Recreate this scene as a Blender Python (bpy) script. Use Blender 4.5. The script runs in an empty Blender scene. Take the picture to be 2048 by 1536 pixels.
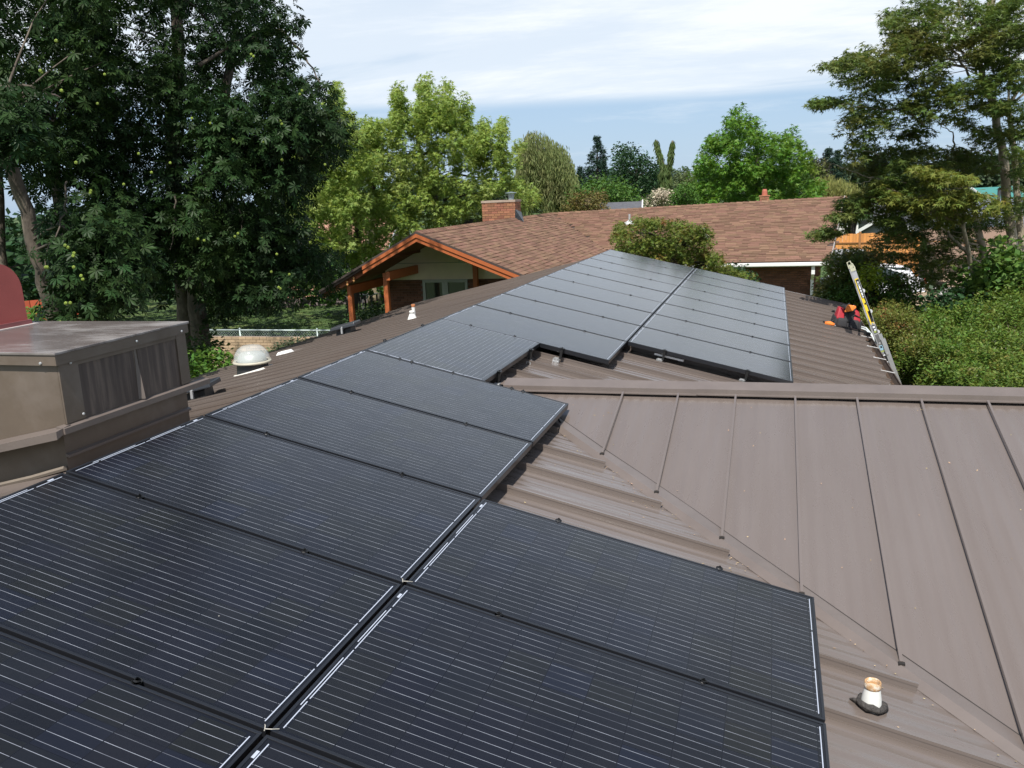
import bpy, bmesh, math, random
import numpy as np
from mathutils import Vector, Matrix
random.seed(7); RNG = np.random.default_rng(7)
S = bpy.context.scene; COL = S.collection

# ---------------------------------------------------------------- camera
FPX = 1735.4
CAMR = np.array([[.958, .283, -.042], [.021, -.217, -.976], [-.285, .934, -.214]])   # rows: right, down, forward
_u, _s, _v = np.linalg.svd(CAMR); CAMR = _u @ _v
CAMP = np.array([3.014, -16.755, 1.127])
cam = bpy.data.objects.new('camera', bpy.data.cameras.new('camera')); COL.objects.link(cam)
cam.data.sensor_width = 36; cam.data.lens = 36 * FPX / 2048
cam.data.clip_start = .05; cam.data.clip_end = 3000
_m = Matrix.Identity(4)
for _i in range(3):
    _m[_i][0] = CAMR[0][_i]; _m[_i][1] = -CAMR[1][_i]; _m[_i][2] = -CAMR[2][_i]; _m[_i][3] = CAMP[_i]
cam.matrix_world = _m
S.camera = cam

# ---------------------------------------------------------------- world, sun, exposure
SUNV = Vector((.03, -.52, .855)).normalized()
world = bpy.data.worlds.new('World'); S.world = world; world.use_nodes = True
def build_world():
    nt = world.node_tree; N = nt.nodes; L = nt.links; N.clear()
    def nd(t, **k):
        n = N.new(t)
        for a, b in k.items(): setattr(n, a, b)
        return n
    def math_(op, a, b=None, clamp=False):
        n = nd('ShaderNodeMath', operation=op, use_clamp=clamp)
        for i, x in enumerate((a, b)):
            if x is None: continue
            if isinstance(x, (int, float)): n.inputs[i].default_value = x
            else: L.new(x, n.inputs[i])
        return n.outputs[0]
    def mix(f, a, b):
        n = nd('ShaderNodeMix', data_type='RGBA')
        for s, x in ((n.inputs[0], f), (n.inputs[6], a), (n.inputs[7], b)):
            if isinstance(x, (int, float)): s.default_value = x
            elif isinstance(x, tuple): s.default_value = x + (1,)
            else: L.new(x, s)
        return n.outputs[2]
    out = nd('ShaderNodeOutputWorld'); bg = nd('ShaderNodeBackground')
    sky = nd('ShaderNodeTexSky', sky_type='NISHITA'); sky.sun_disc = False
    sky.sun_elevation = math.asin(SUNV.z); sky.sun_rotation = math.atan2(SUNV.x, SUNV.y)
    sky.air_density = 1.0; sky.dust_density = .6; sky.ozone_density = 1.5
    STR = .10
    tc = nd('ShaderNodeTexCoord'); sep = nd('ShaderNodeSeparateXYZ'); L.new(tc.outputs['Generated'], sep.inputs[0])
    z = sep.outputs[2]
    zc = math_('ADD', math_('MAXIMUM', z, 0.0), .10)
    cx = math_('DIVIDE', sep.outputs[0], zc); cy = math_('DIVIDE', sep.outputs[1], zc)
    cmb = nd('ShaderNodeCombineXYZ'); L.new(cx, cmb.inputs[0]); L.new(cy, cmb.inputs[1])
    def noise(scale, det, rough, off=0., sx=1., dist=0.):
        mp = nd('ShaderNodeMapping'); mp.inputs[1].default_value = (off, off * .7, 0); mp.inputs[3].default_value = (scale * sx, scale, scale)
        L.new(cmb.outputs[0], mp.inputs[0]); n = nd('ShaderNodeTexNoise'); n.inputs['Scale'].default_value = 1
        n.inputs['Detail'].default_value = det; n.inputs['Roughness'].default_value = rough; n.inputs['Distortion'].default_value = dist
        L.new(mp.outputs[0], n.inputs['Vector']); return n.outputs['Fac']
    def ramp(x, a, b):
        n = nd('ShaderNodeMapRange', interpolation_type='SMOOTHSTEP'); L.new(x, n.inputs[0]); n.inputs[1].default_value = a; n.inputs[2].default_value = b
        return n.outputs[0]
    n1 = noise(.35, 7, .6, 3.1, .7, .6); n2 = noise(1.3, 8, .68, 9.2, .55, .3)
    n3 = noise(.16, 3, .5, 1.7)
    # thin high cloud sheet: thick veil above about six degrees, clearer low band below
    zz = math_('ADD', z, math_('MULTIPLY', math_('SUBTRACT', n3, .5), .05))
    sheet = ramp(zz, .088, .105)
    veil = math_('ADD', math_('MULTIPLY', n1, .9), math_('MULTIPLY', n2, .5))
    dens = ramp(veil, .56, .80)
    high = ramp(z, .60, .20)
    base = ramp(z, .30, .17)
    d2 = math_('ADD', math_('MULTIPLY', dens, .75), math_('MULTIPLY', base, .42), True)
    clear = math_('ADD', math_('MULTIPLY', ramp(z, .62, .30), .92), .08)
    mask = math_('MULTIPLY', math_('MULTIPLY', sheet, math_('ADD', math_('MULTIPLY', d2, .66), .34), True), clear)
    low = math_('MULTIPLY', ramp(n2, .50, .70), .25)
    mask = math_('MAXIMUM', mask, math_('MULTIPLY', low, ramp(z, .0, .05)))
    skyc = nd('ShaderNodeVectorMath', operation='SCALE'); L.new(sky.outputs[0], skyc.inputs[0]); skyc.inputs[3].default_value = 1.0
    # sky behind the veil, milky
    basec = mix(math_('ADD', math_('MULTIPLY', ramp(z, .62, .15), .66), .10), skyc.outputs[0], (3.5, 4.9, 6.8))
    grey = ramp(noise(.9, 6, .6, 20.3, .5, .4), .52, .70)
    cloudc = mix(math_('MULTIPLY', grey, .62), (7.7, 8.1, 8.5), (4.2, 5.4, 6.8))
    col = mix(mask, basec, cloudc)
    L.new(col, bg.inputs[0]); bg.inputs[1].default_value = STR
    L.new(bg.outputs[0], out.inputs[0])
build_world()
sl = bpy.data.lights.new('sun', 'SUN'); sl.energy = 5.0; sl.angle = math.radians(.5); sl.color = (1, .955, .89)
sun = bpy.data.objects.new('sun', sl); COL.objects.link(sun); sun.location = (0, 0, 40)
sun.rotation_euler = SUNV.to_track_quat('Z', 'Y').to_euler()
S.view_settings.view_transform = 'Standard'; S.view_settings.look = 'None'
S.view_settings.exposure = .34; S.view_settings.gamma = 1; S.view_settings.use_curve_mapping = False
S.render.engine = 'CYCLES'
S.cycles.max_bounces = 6; S.cycles.transparent_max_bounces = 8; S.cycles.transmission_bounces = 4
S.cycles.diffuse_bounces = 3; S.cycles.glossy_bounces = 3; S.cycles.caustics_reflective = False; S.cycles.caustics_refractive = False

# ---------------------------------------------------------------- helpers
def ray(px, py):
    return CAMR.T @ np.array([(px - 1024) / FPX, (py - 768) / FPX, 1.])
def at(px, py, D):                      # point seen at pixel (full-size photo) at horizontal distance D
    d = ray(px, py); return CAMP + d * (D / math.hypot(d[0], d[1]))
def atY(px, py, Y):
    d = ray(px, py); return CAMP + d * ((Y - CAMP[1]) / d[1])
def atZ(px, py, Z):
    d = ray(px, py); return CAMP + d * ((Z - CAMP[2]) / d[2])

MATS = {}
def mat(name, col, rough=.6, metal=0., var=0., vscale=4., bump=0., bscale=40., spec=.5, rnd=0., island=False, trans=0., coat=0., stretch=(1, 1, 1), col2=None, c2scale=3., c2lo=.5, c2hi=.62, hue=0.):
    if name in MATS: return MATS[name]
    m = bpy.data.materials.new(name); m.use_nodes = True; nt = m.node_tree; N = nt.nodes; L = nt.links
    b = N['Principled BSDF']; out = N['Material Output']
    b.inputs['Roughness'].default_value = rough; b.inputs['Metallic'].default_value = metal
    b.inputs['Specular IOR Level'].default_value = spec
    if coat: b.inputs['Coat Weight'].default_value = coat; b.inputs['Coat Roughness'].default_value = .12
    cur = None
    rgb = N.new('ShaderNodeRGB'); rgb.outputs[0].default_value = tuple(col) + (1,); cur = rgb.outputs[0]
    tc = N.new('ShaderNodeTexCoord'); mp = N.new('ShaderNodeMapping'); mp.inputs[3].default_value = stretch; L.new(tc.outputs['Object'], mp.inputs[0])
    if col2 is not None:
        n = N.new('ShaderNodeTexNoise'); n.inputs['Scale'].default_value = c2scale; n.inputs['Detail'].default_value = 6; n.inputs['Roughness'].default_value = .65
        L.new(mp.outputs[0], n.inputs['Vector'])
        r = N.new('ShaderNodeMapRange'); r.inputs[1].default_value = c2lo; r.inputs[2].default_value = c2hi; L.new(n.outputs['Fac'], r.inputs[0])
        mx = N.new('ShaderNodeMix'); mx.data_type = 'RGBA'; L.new(r.outputs[0], mx.inputs[0]); L.new(cur, mx.inputs[6]); mx.inputs[7].default_value = tuple(col2) + (1,); cur = mx.outputs[2]
    if var or rnd or hue:
        hsv = N.new('ShaderNodeHueSaturation'); L.new(cur, hsv.inputs['Color'])
        val = None
        if var:
            n = N.new('ShaderNodeTexNoise'); n.inputs['Scale'].default_value = vscale; n.inputs['Detail'].default_value = 7; n.inputs['Roughness'].default_value = .62
            L.new(mp.outputs[0], n.inputs['Vector'])
            r = N.new('ShaderNodeMapRange'); r.inputs[1].default_value = .25; r.inputs[2].default_value = .75; r.inputs[3].default_value = 1 - var; r.inputs[4].default_value = 1 + var
            L.new(n.outputs['Fac'], r.inputs[0]); val = r.outputs[0]
        if rnd or hue:
            if island:
                g = N.new('ShaderNodeNewGeometry'); src = g.outputs['Random Per Island']
            else:
                g = N.new('ShaderNodeObjectInfo'); src = g.outputs['Random']
            if rnd:
                r2 = N.new('ShaderNodeMapRange'); r2.inputs[3].default_value = 1 - rnd; r2.inputs[4].default_value = 1 + rnd; L.new(src, r2.inputs[0])
                if val is not None:
                    mm = N.new('ShaderNodeMath'); mm.operation = 'MULTIPLY'; L.new(val, mm.inputs[0]); L.new(r2.outputs[0], mm.inputs[1]); val = mm.outputs[0]
                else: val = r2.outputs[0]
            if hue:
                wn = N.new('ShaderNodeTexWhiteNoise'); wn.noise_dimensions = '1D'; L.new(src, wn.inputs['W'])
                r3 = N.new('ShaderNodeMapRange'); r3.inputs[3].default_value = .5 - hue; r3.inputs[4].default_value = .5 + hue; L.new(wn.outputs['Value'], r3.inputs[0]); L.new(r3.outputs[0], hsv.inputs['Hue'])
        if val is not None: L.new(val, hsv.inputs['Value'])
        cur = hsv.outputs[0]
    L.new(cur, b.inputs['Base Color'])
    if bump:
        n = N.new('ShaderNodeTexNoise'); n.inputs['Scale'].default_value = bscale; n.inputs['Detail'].default_value = 5; L.new(mp.outputs[0], n.inputs['Vector'])
        bp = N.new('ShaderNodeBump'); bp.inputs['Strength'].default_value = bump; bp.inputs['Distance'].default_value = .02; L.new(n.outputs['Fac'], bp.inputs['Height']); L.new(bp.outputs[0], b.inputs['Normal'])
    if trans:
        t = N.new('ShaderNodeBsdfTranslucent'); hs = N.new('ShaderNodeHueSaturation'); hs.inputs['Value'].default_value = 1.5; hs.inputs['Hue'].default_value = .485; hs.inputs['Saturation'].default_value = 1.1
        L.new(cur, hs.inputs['Color']); L.new(hs.outputs[0], t.inputs[0])
        ms = N.new('ShaderNodeMixShader'); ms.inputs[0].default_value = trans; L.new(b.outputs[0], ms.inputs[1]); L.new(t.outputs[0], ms.inputs[2]); L.new(ms.outputs[0], out.inputs[0])
    MATS[name] = m; return m

def tag(o, label=None, cat=None, group=None, kind=None):
    if label: o['label'] = label
    if cat: o['category'] = cat
    if group: o['group'] = group
    if kind: o['kind'] = kind
    return o
def empty(name, loc=(0, 0, 0), rz=0.):
    o = bpy.data.objects.new(name, None); o.location = loc; o.rotation_euler = (0, 0, rz); o.empty_display_size = .2; COL.objects.link(o); return o
def thing(name, label, cat, loc=(0, 0, 0), rz=0., group=None):
    return tag(empty(name, loc, rz), label, cat, group)
class MB:                                # mesh builder: collects shapes into one mesh
    def __init__(s): s.v = []; s.f = []; s.mi = []; s.uv = None
    def add(s, vs, fs, mi=0):
        b = len(s.v); s.v += [tuple(map(float, p)) for p in vs]; s.f += [tuple(b + i for i in f) for f in fs]; s.mi += [mi] * len(fs); return s
    def box(s, a, b, mi=0):
        x0, y0, z0 = a; x1, y1, z1 = b
        return s.add([(x0, y0, z0), (x1, y0, z0), (x1, y1, z0), (x0, y1, z0), (x0, y0, z1), (x1, y0, z1), (x1, y1, z1), (x0, y1, z1)],
                     [(0, 3, 2, 1), (4, 5, 6, 7), (0, 1, 5, 4), (1, 2, 6, 5), (2, 3, 7, 6), (3, 0, 4, 7)], mi)
    def hexa(s, bot, top, mi=0):         # 4 bottom pts, 4 top pts, same winding (ccw from above)
        return s.add(list(bot) + list(top), [(0, 3, 2, 1), (4, 5, 6, 7), (0, 1, 5, 4), (1, 2, 6, 5), (2, 3, 7, 6), (3, 0, 4, 7)], mi)
    def bar(s, p, q, w, h, up=(0, 0, 1), mi=0):
        p = Vector(p); q = Vector(q); d = (q - p).normalized(); sd = d.cross(Vector(up))
        if sd.length < 1e-4: sd = d.cross(Vector((1, 0, 0)))
        sd.normalize(); u = sd.cross(d)
        a = sd * w / 2; b = u * h / 2
        return s.hexa([p - a - b, p + a - b, q + a - b, q - a - b], [p - a + b, p + a + b, q + a + b, q - a + b], mi)
    def tube(s, pts, r, n=8, mi=0, cap=True):
        pts = [Vector(p) for p in pts]; k = len(pts); rs = r if hasattr(r, '__len__') else [r] * k
        ref = Vector((.3, .2, 1)).normalized(); rings = []; b = len(s.v)
        for i, p in enumerate(pts):
            d = (pts[min(i + 1, k - 1)] - pts[max(i - 1, 0)]).normalized()
            a = d.cross(ref)
            if a.length < .05: a = d.cross(Vector((1, 0, 0)))
            a.normalize(); c = a.cross(d)
            for j in range(n):
                t = 2 * math.pi * j / n; s.v.append(tuple(p + (a * math.cos(t) + c * math.sin(t)) * rs[i]))
        for i in range(k - 1):
            for j in range(n):
                j2 = (j + 1) % n; s.f.append((b + i * n + j, b + i * n + j2, b + (i + 1) * n + j2, b + (i + 1) * n + j)); s.mi.append(mi)
        if cap:
            s.f.append(tuple(b + j for j in range(n))[::-1]); s.mi.append(mi); s.f.append(tuple(b + (k - 1) * n + j for j in range(n))); s.mi.append(mi)
        return s
    def lathe(s, prof, n=20, c=(0, 0, 0), mi=0):
        b = len(s.v); k = len(prof)
        for r, z in prof:
            for j in range(n):
                t = 2 * math.pi * j / n; s.v.append((c[0] + r * math.cos(t), c[1] + r * math.sin(t), c[2] + z))
        for i in range(k - 1):
            for j in range(n):
                j2 = (j + 1) % n; s.f.append((b + i * n + j, b + i * n + j2, b + (i + 1) * n + j2, b + (i + 1) * n + j)); s.mi.append(mi)
        return s
    def build(s, name, m=None, parent=None, smooth=False, bevel=0.):
        me = bpy.data.meshes.new(name); me.from_pydata(s.v, [], s.f)
        ms = m if isinstance(m, (list, tuple)) else [m]
        for x in ms:
            if x: me.materials.append(x)
        if len(ms) > 1: me.polygons.foreach_set('material_index', s.mi)
        if smooth: me.polygons.foreach_set('use_smooth', [True] * len(me.polygons))
        me.update(); o = bpy.data.objects.new(name, me); COL.objects.link(o)
        if parent: o.parent = parent
        if bevel:
            bv = o.modifiers.new('bevel', 'BEVEL'); bv.width = bevel; bv.segments = 2; bv.limit_method = 'ANGLE'
        return o
def copy_part(o, parent=None, loc=None):
    c = o.copy(); COL.objects.link(c)
    if parent: c.parent = parent
    if loc is not None: c.location = loc
    return c
def copy_tree(o, parent=None, loc=None, rot=None):
    c = o.copy(); COL.objects.link(c); c.parent = parent
    if loc is not None: c.location = loc
    if rot is not None: c.rotation_euler = rot
    for ch in [x for x in o.children]: copy_tree(ch, c)
    return c

# ================================================================ SETTING
GZ = -3.8
M_lawn = mat('lawn', (.045, .085, .018), .9, var=.45, vscale=1.3, bump=.5, bscale=30, col2=(.10, .13, .035), c2scale=.6)
M_road = mat('asphalt', (.17, .165, .155), .9, var=.15, vscale=3, bump=.2, bscale=60)
M_dirt = mat('dirt', (.26, .20, .13), .95, var=.3, vscale=2, bump=.4, bscale=20)
gm = MB()
n = 60
xs = np.concatenate([np.linspace(-1500, -60, 8), np.linspace(-50, 60, 45), np.linspace(80, 1500, 8)])
ys = np.concatenate([np.linspace(-1500, -60, 6), np.linspace(-50, 80, 45), np.linspace(100, 1800, 8)])
gv = [(x, y, GZ + .05 * math.sin(x * .7) * math.cos(y * .5)) for y in ys for x in xs]; nx = len(xs)
gf = [(j * nx + i, j * nx + i + 1, (j + 1) * nx + i + 1, (j + 1) * nx + i) for j in range(len(ys) - 1) for i in range(nx - 1)]
gm.add(gv, gf); tag(gm.build('ground', M_lawn, smooth=True), kind='structure')
rd = MB(); rd.add([(8, -30, GZ + .07), (60, -30, GZ + .07), (60, 45, GZ + .07), (10.5, 45, GZ + .07)], [(0, 1, 2, 3)]); tag(rd.build('driveway', M_road), kind='structure')
kb = MB(); kb.bar((7.9, -30, GZ + .1), (10.4, 45, GZ + .1), .15, .16); tag(kb.build('kerb', mat('concrete', (.42, .40, .37), .9, var=.15, bump=.2)), kind='structure')
bd = MB(); bd.add([(5.0, -20, GZ + .09), (8.4, -20, GZ + .09), (9.8, 30, GZ + .09), (5.0, 8, GZ + .09)], [(0, 1, 2, 3)]); tag(bd.build('planting_bed', M_dirt), kind='structure')

# tufts of grass on the lawn seen beyond the garden wall
def grass_patch():
    me = bpy.data.meshes.new('grass'); N_ = 42000
    px = RNG.uniform(-26, -7, N_); py = RNG.uniform(5.2, 31, N_)
    h = RNG.uniform(.03, .09, N_); a = RNG.uniform(0, 6.28, N_); w = .022
    v = np.zeros((N_, 3, 3)); bz = GZ + .05 * np.sin(px * .7) * np.cos(py * .5) - .01
    v[:, 0] = np.stack([px - w * np.cos(a), py - w * np.sin(a), bz], 1); v[:, 1] = np.stack([px + w * np.cos(a), py + w * np.sin(a), bz], 1)
    v[:, 2] = np.stack([px + RNG.normal(0, .03, N_), py + RNG.normal(0, .03, N_), bz + h], 1)
    mesh_np(me, v.reshape(-1, 3), np.arange(N_ * 3).reshape(-1, 3)); me.materials.append(mat('grass_blade', (.06, .115, .022), .7, rnd=.45, island=True, trans=.25))
    o = bpy.data.objects.new('grass', me); COL.objects.link(o); tag(o, 'short green lawn grass beyond the brick garden wall', 'grass', kind='stuff')
def mesh_np(me, v, f):
    nv, nf, k = len(v), len(f), f.shape[1]
    me.vertices.add(nv); me.vertices.foreach_set('co', np.ascontiguousarray(v, dtype=np.float32).ravel())
    me.loops.add(nf * k); me.loops.foreach_set('vertex_index', np.ascontiguousarray(f, dtype=np.int32).ravel())
    me.polygons.add(nf); me.polygons.foreach_set('loop_start', np.arange(0, nf * k, k, dtype=np.int32))
    try: me.polygons.foreach_set('loop_total', np.full(nf, k, dtype=np.int32))
    except Exception: pass
    me.update(calc_edges=True)
grass_patch()

# ================================================================ OUR HOUSE (standing seam metal roof)
TR = .23915; TL = .228; ZR0 = -.1337; ZL0 = -.123; EX = 4.33; PITCH = math.atan(TR)
YG = -10.345; ZG0 = 2.1213; KV = -9.43            # cross gable: near slope z = ZG0 + TR*y ; valley x + y = KV
KF = -2 * YG + KV                                 # far valley: x = y + KF
Y0, Y1 = -20.0, .36
def zr(x): return ZR0 - TR * x
def zl(x): return ZL0 + TL * x
def zg(y): return ZG0 + TR * y if y <= YG else ZG0 + TR * (2 * YG - y)
def roof_mat(name, axis):
    m = bpy.data.materials.new(name); m.use_nodes = True; N = m.node_tree.nodes; L = m.node_tree.links; b = N['Principled BSDF']
    tc = N.new('ShaderNodeTexCoord')
    st = (1, 12, 1) if axis == 'x' else (12, 1, 1)
    mp = N.new('ShaderNodeMapping'); mp.inputs[3].default_value = tuple(s * .35 if s == 1 else s * .35 for s in st); L.new(tc.outputs['Object'], mp.inputs[0])
    n1 = N.new('ShaderNodeTexNoise'); n1.inputs['Scale'].default_value = 1.6; n1.inputs['Detail'].default_value = 3; L.new(mp.outputs[0], n1.inputs['Vector'])
    n2 = N.new('ShaderNodeTexNoise'); n2.inputs['Scale'].default_value = 2.2; n2.inputs['Detail'].default_value = 8; n2.inputs['Roughness'].default_value = .7; mpb = N.new('ShaderNodeMapping'); mpb.inputs[3].default_value = (.5, 2.2, 1) if axis == 'x' else (2.2, .5, 1); L.new(tc.outputs['Object'], mpb.inputs[0]); L.new(mpb.outputs[0], n2.inputs['Vector'])
    n3 = N.new('ShaderNodeTexNoise'); n3.inputs['Scale'].default_value = 90; n3.inputs['Detail'].default_value = 3; L.new(tc.outputs['Object'], n3.inputs['Vector'])
    cr = N.new('ShaderNodeValToRGB'); cr.color_ramp.elements[0].position = .3; cr.color_ramp.elements[0].color = (.142, .115, .099, 1); cr.color_ramp.elements[1].position = .72; cr.color_ramp.elements[1].color = (.152, .125, .109, 1)
    L.new(n2.outputs['Fac'], cr.inputs[0]); 
    mx = N.new('ShaderNodeMix'); mx.data_type = 'RGBA'; r0 = N.new('ShaderNodeMapRange'); r0.inputs[1].default_value = .45; r0.inputs[2].default_value = .75; r0.inputs[4].default_value = .35
    L.new(n1.outputs['Fac'], r0.inputs[0]); L.new(r0.outputs[0], mx.inputs[0]); L.new(cr.outputs[0], mx.inputs[6]); mx.inputs[7].default_value = (.180, .153, .140, 1)
    L.new(mx.outputs[2], b.inputs['Base Color'])
    rr = N.new('ShaderNodeMapRange'); rr.inputs[3].default_value = .20; rr.inputs[4].default_value = .36; L.new(n2.outputs['Fac'], rr.inputs[0]); L.new(rr.outputs[0], b.inputs['Roughness'])
    b.inputs['Specular IOR Level'].default_value = .6; b.inputs['Coat Weight'].default_value = .55; b.inputs['Coat Roughness'].default_value = .13
    bp = N.new('ShaderNodeBump'); bp.inputs['Strength'].default_value = .8; bp.inputs['Distance'].default_value = .016; 
    sx = N.new('ShaderNodeSeparateXYZ'); L.new(tc.outputs['Object'], sx.inputs[0])
    def MM(op, a, c):
        q = N.new('ShaderNodeMath'); q.operation = op
        for i_, v_ in enumerate((a, c)):
            if v_ is None: continue
            if isinstance(v_, (int, float)): q.inputs[i_].default_value = v_
            else: L.new(v_, q.inputs[i_])
        return q.outputs[0]
    wob = MM('MULTIPLY', n2.outputs['Fac'], 1.2)
    wv = MM('SINE', MM('ADD', MM('MULTIPLY', sx.outputs[1 if axis == 'x' else 0], 2 * math.pi / .0813), wob), None)
    wv = MM('MULTIPLY', wv, MM('MULTIPLY', n1.outputs['Fac'], .27))
    L.new(MM('ADD', n1.outputs['Fac'], wv), bp.inputs['Height'])
    b2 = N.new('ShaderNodeBump'); b2.inputs['Strength'].default_value = .08; b2.inputs['Distance'].default_value = .002; L.new(n3.outputs['Fac'], b2.inputs['Height']); L.new(bp.outputs[0], b2.inputs['Normal'])
    L.new(b2.outputs[0], b.inputs['Normal']); L.new(bp.outputs[0], b.inputs['Coat Normal'])
    MATS[name] = m; return m
M_rx = roof_mat('brown_metal_main', 'x'); M_ry = roof_mat('brown_metal_gable', 'y')
M_trim = mat('brown_metal_trim', (.145, .119, .105), .36, var=.12, vscale=5, spec=.7)
M_dark = mat('brown_metal_side', (.13, .10, .082), .5, var=.15, vscale=8)
house = thing('metal_roofed_house', 'low brown house with standing seam metal roof under the solar panels', 'house', (0, 0, GZ))
HZ = -GZ                                            # children are written in world coordinates; parent sits at ground
def hb(mb, name, m, par=None, **k):
    o = mb.build(name, m, par or house, **k)
    if (par or house) is house: o.location = (0, 0, HZ)
    return o
# walls
w = MB(); w.box((-3.7, Y0 + .3, GZ), (3.7, Y1 - .25, zr(3.7) - .12)); hb(w, 'wall', mat('brown_stucco', (.24, .17, .12), .9, var=.1, bump=.2))
w = MB(); w.box((3.7, YG - 2.9, GZ), (8.6, YG + 2.9, zr(3.7) - .1)); hb(w, 'wall', MATS['brown_stucco'])
# slab under the metal so the roof has real thickness
w = MB()
w.hexa([(0, Y0, ZR0 - .16), (EX - .04, Y0, zr(EX) - .16), (EX - .04, Y1 - .02, zr(EX) - .16), (0, Y1 - .02, ZR0 - .16)], [(0, Y0, ZR0 - .012), (EX - .04, Y0, zr(EX) - .012), (EX - .04, Y1 - .02, zr(EX) - .012), (0, Y1 - .02, ZR0 - .012)])
w.hexa([(-EX + .03, Y0, zl(-EX) - .16), (0, Y0, ZL0 - .16), (0, Y1 - .02, ZL0 - .16), (-EX + .03, Y1 - .02, zl(-EX) - .16)], [(-EX + .03, Y0, zl(-EX) - .012), (0, Y0, ZR0 - .012), (0, Y1 - .02, ZR0 - .012), (-EX + .03, Y1 - .02, zl(-EX) - .012)])
hb(w, 'roof_deck', M_dark)
SP = .4064
def main_ribs():
    k0 = math.ceil((Y0 + 11.50) / SP); k1 = math.floor((Y1 + 11.50) / SP)
    return [-11.50 + k * SP for k in range(k0, k1 + 1)]
def xlim(y):                                        # how far down the main slope runs before the valley
    return min(EX, max(KV - y if y <= YG else y + KF, 0))
NS = 7
def pan_main(ya, yb, side):
    mb = MB(); cols = [ya, ya + (yb - ya) * .33, ya + (yb - ya) * .66, yb]
    if side > 0 and ya < YG < yb: cols = sorted(cols + [YG])
    rows = []
    ph = random.uniform(0, 6); amp = .0016
    for i in range(NS + 1):
        r = []
        for y in cols:
            xe = xlim(y) if side > 0 else EX
            x = xe * i / NS
            edge = (y in (ya, yb))
            dz = 0 if edge else amp * math.sin(x * 2.3 + ph) + .0012
            r.append((x, y, zr(x) + dz) if side > 0 else (-x, y, zl(-x) + dz))
        rows.append(r)
    nc = len(cols); vs = [p for r in rows for p in r]; fs = []
    for i in range(NS):
        for j in range(nc - 1):
            f = (i * nc + j, (i + 1) * nc + j, (i + 1) * nc + j + 1, i * nc + j + 1)
            fs.append(f if side > 0 else f[::-1])
    mb.add(vs, fs)
    return hb(mb, 'roof_pan', M_rx, smooth=True)
def seam(p, q, m, w=.010, h=.038, nrm=None):
    p = Vector(p); q = Vector(q)
    mb = MB(); d = (q - p).normalized(); sd = Vector((0, 0, 1)).cross(d).normalized(); u = d.cross(sd).normalized()
    a = sd * w / 2
    # thin upright leg with a wider folded head
    mb.hexa([p - a - u * .004, q - a - u * .004, q + a - u * .004, p + a - u * .004][::-1], [p - a + u * h, q - a + u * h, q + a + u * h, p + a + u * h][::-1])
    b = sd * (w / 2 + .002)
    mb.hexa([p - b + u * (h - .010), q - b + u * (h - .010), q + b + u * (h - .010), p + b + u * (h - .010)][::-1], [p - b + u * (h + .004), q - b + u * (h + .004), q + b + u * (h + .004), p + b + u * (h + .004)][::-1])
    # small cleat flange at the foot, catches a light line
    mb.hexa([p - b * 1.4 - u * .002, q - b * 1.4 - u * .002, q + b * 1.4 - u * .002, p + b * 1.4 - u * .002][::-1], [p - b * 1.4 + u * .003, q - b * 1.4 + u * .003, q + b * 1.4 + u * .003, p + b * 1.4 + u * .003][::-1])
    return hb(mb, 'standing_seam', m)
ribs = main_ribs(); edges = [Y0] + ribs + [Y1]
for a, b in zip(edges[:-1], edges[1:]):
    if b - a > .02: pan_main(a, b, 1); pan_main(a, b, -1)
for y in ribs:
    xe = xlim(y); stop = xe if xe >= EX else xe - .065
    if stop > .25: seam((.1, y, zr(.1)), (stop, y, zr(stop)), M_rx)
    seam((-EX, y, zl(-EX)), (-.1, y, zl(-.1)), M_rx)
# rake trim at the far end
w = MB(); w.bar((0, Y1 + .01, ZR0 - .05), (EX, Y1 + .01, zr(EX) - .05), .05, .18); w.bar((0, Y1 + .01, ZL0 - .05), (-EX, Y1 + .01, zl(-EX) - .05), .05, .18); hb(w, 'rake_trim', M_trim)
# main ridge cap
w = MB(); pr = [(-.19, zl(-.19) + .002), (-.185, zl(-.19) + .045), (-.02, ZR0 + .082), (.0, ZR0 + .086), (.02, ZR0 + .082), (.15, zr(.15) + .045), (.155, zr(.155) + .002)]
for ya, yb in ((Y0, -17), (-17, -13.9), (-13.9, -10.8), (-10.8, -7.7), (-7.7, -4.6), (-4.6, -1.5), (-1.5, Y1 + .03)):
    c = MB(); k = len(pr); c.add([(x, ya, z) for x, z in pr] + [(x, yb - .003, z - .001) for x, z in pr], [(i + 1, i, k + i, k + i + 1) for i in range(k - 1)]); hb(c, 'ridge_cap', M_trim)
# cross gable
GE = 8.8
gr = [1.965 + k * SP * 1.0 for k in range(0, 17)]
def pan_gable(xa, xb, side):
    mb = MB(); cols = [xa, xa + (xb - xa) * .33, xa + (xb - xa) * .66, xb]; rows = []; ph = random.uniform(0, 6)
    for i in range(NS + 1):
        r = []
        for x in cols:
            ye = max(KV - x, YG - 3.44); ye = min(ye, YG)
            y = YG + (ye - YG) * i / NS
            edge = x in (xa, xb); dz = 0 if edge else .0018 * math.sin(y * 2 + ph) + .001
            yy = y if side < 0 else 2 * YG - y
            r.append((x, yy, zg(yy) + dz + .0015))
        rows.append(r)
    vs = [p for r in rows for p in r]; fs = []
    for i in range(NS):
        for j in range(3):
            f = (i * 4 + j, (i + 1) * 4 + j, (i + 1) * 4 + j + 1, i * 4 + j + 1); fs.append(f if side < 0 else f[::-1])
    mb.add(vs, fs); return hb(mb, 'roof_pan', M_ry, smooth=True)
ge = [KV - YG + .0, 1.5] + gr + [GE]
ge = [.92] + [1.5] + gr
for a, b in zip(ge[:-1], ge[1:]):
    pan_gable(a, b, -1); pan_gable(a, b, 1)
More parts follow.
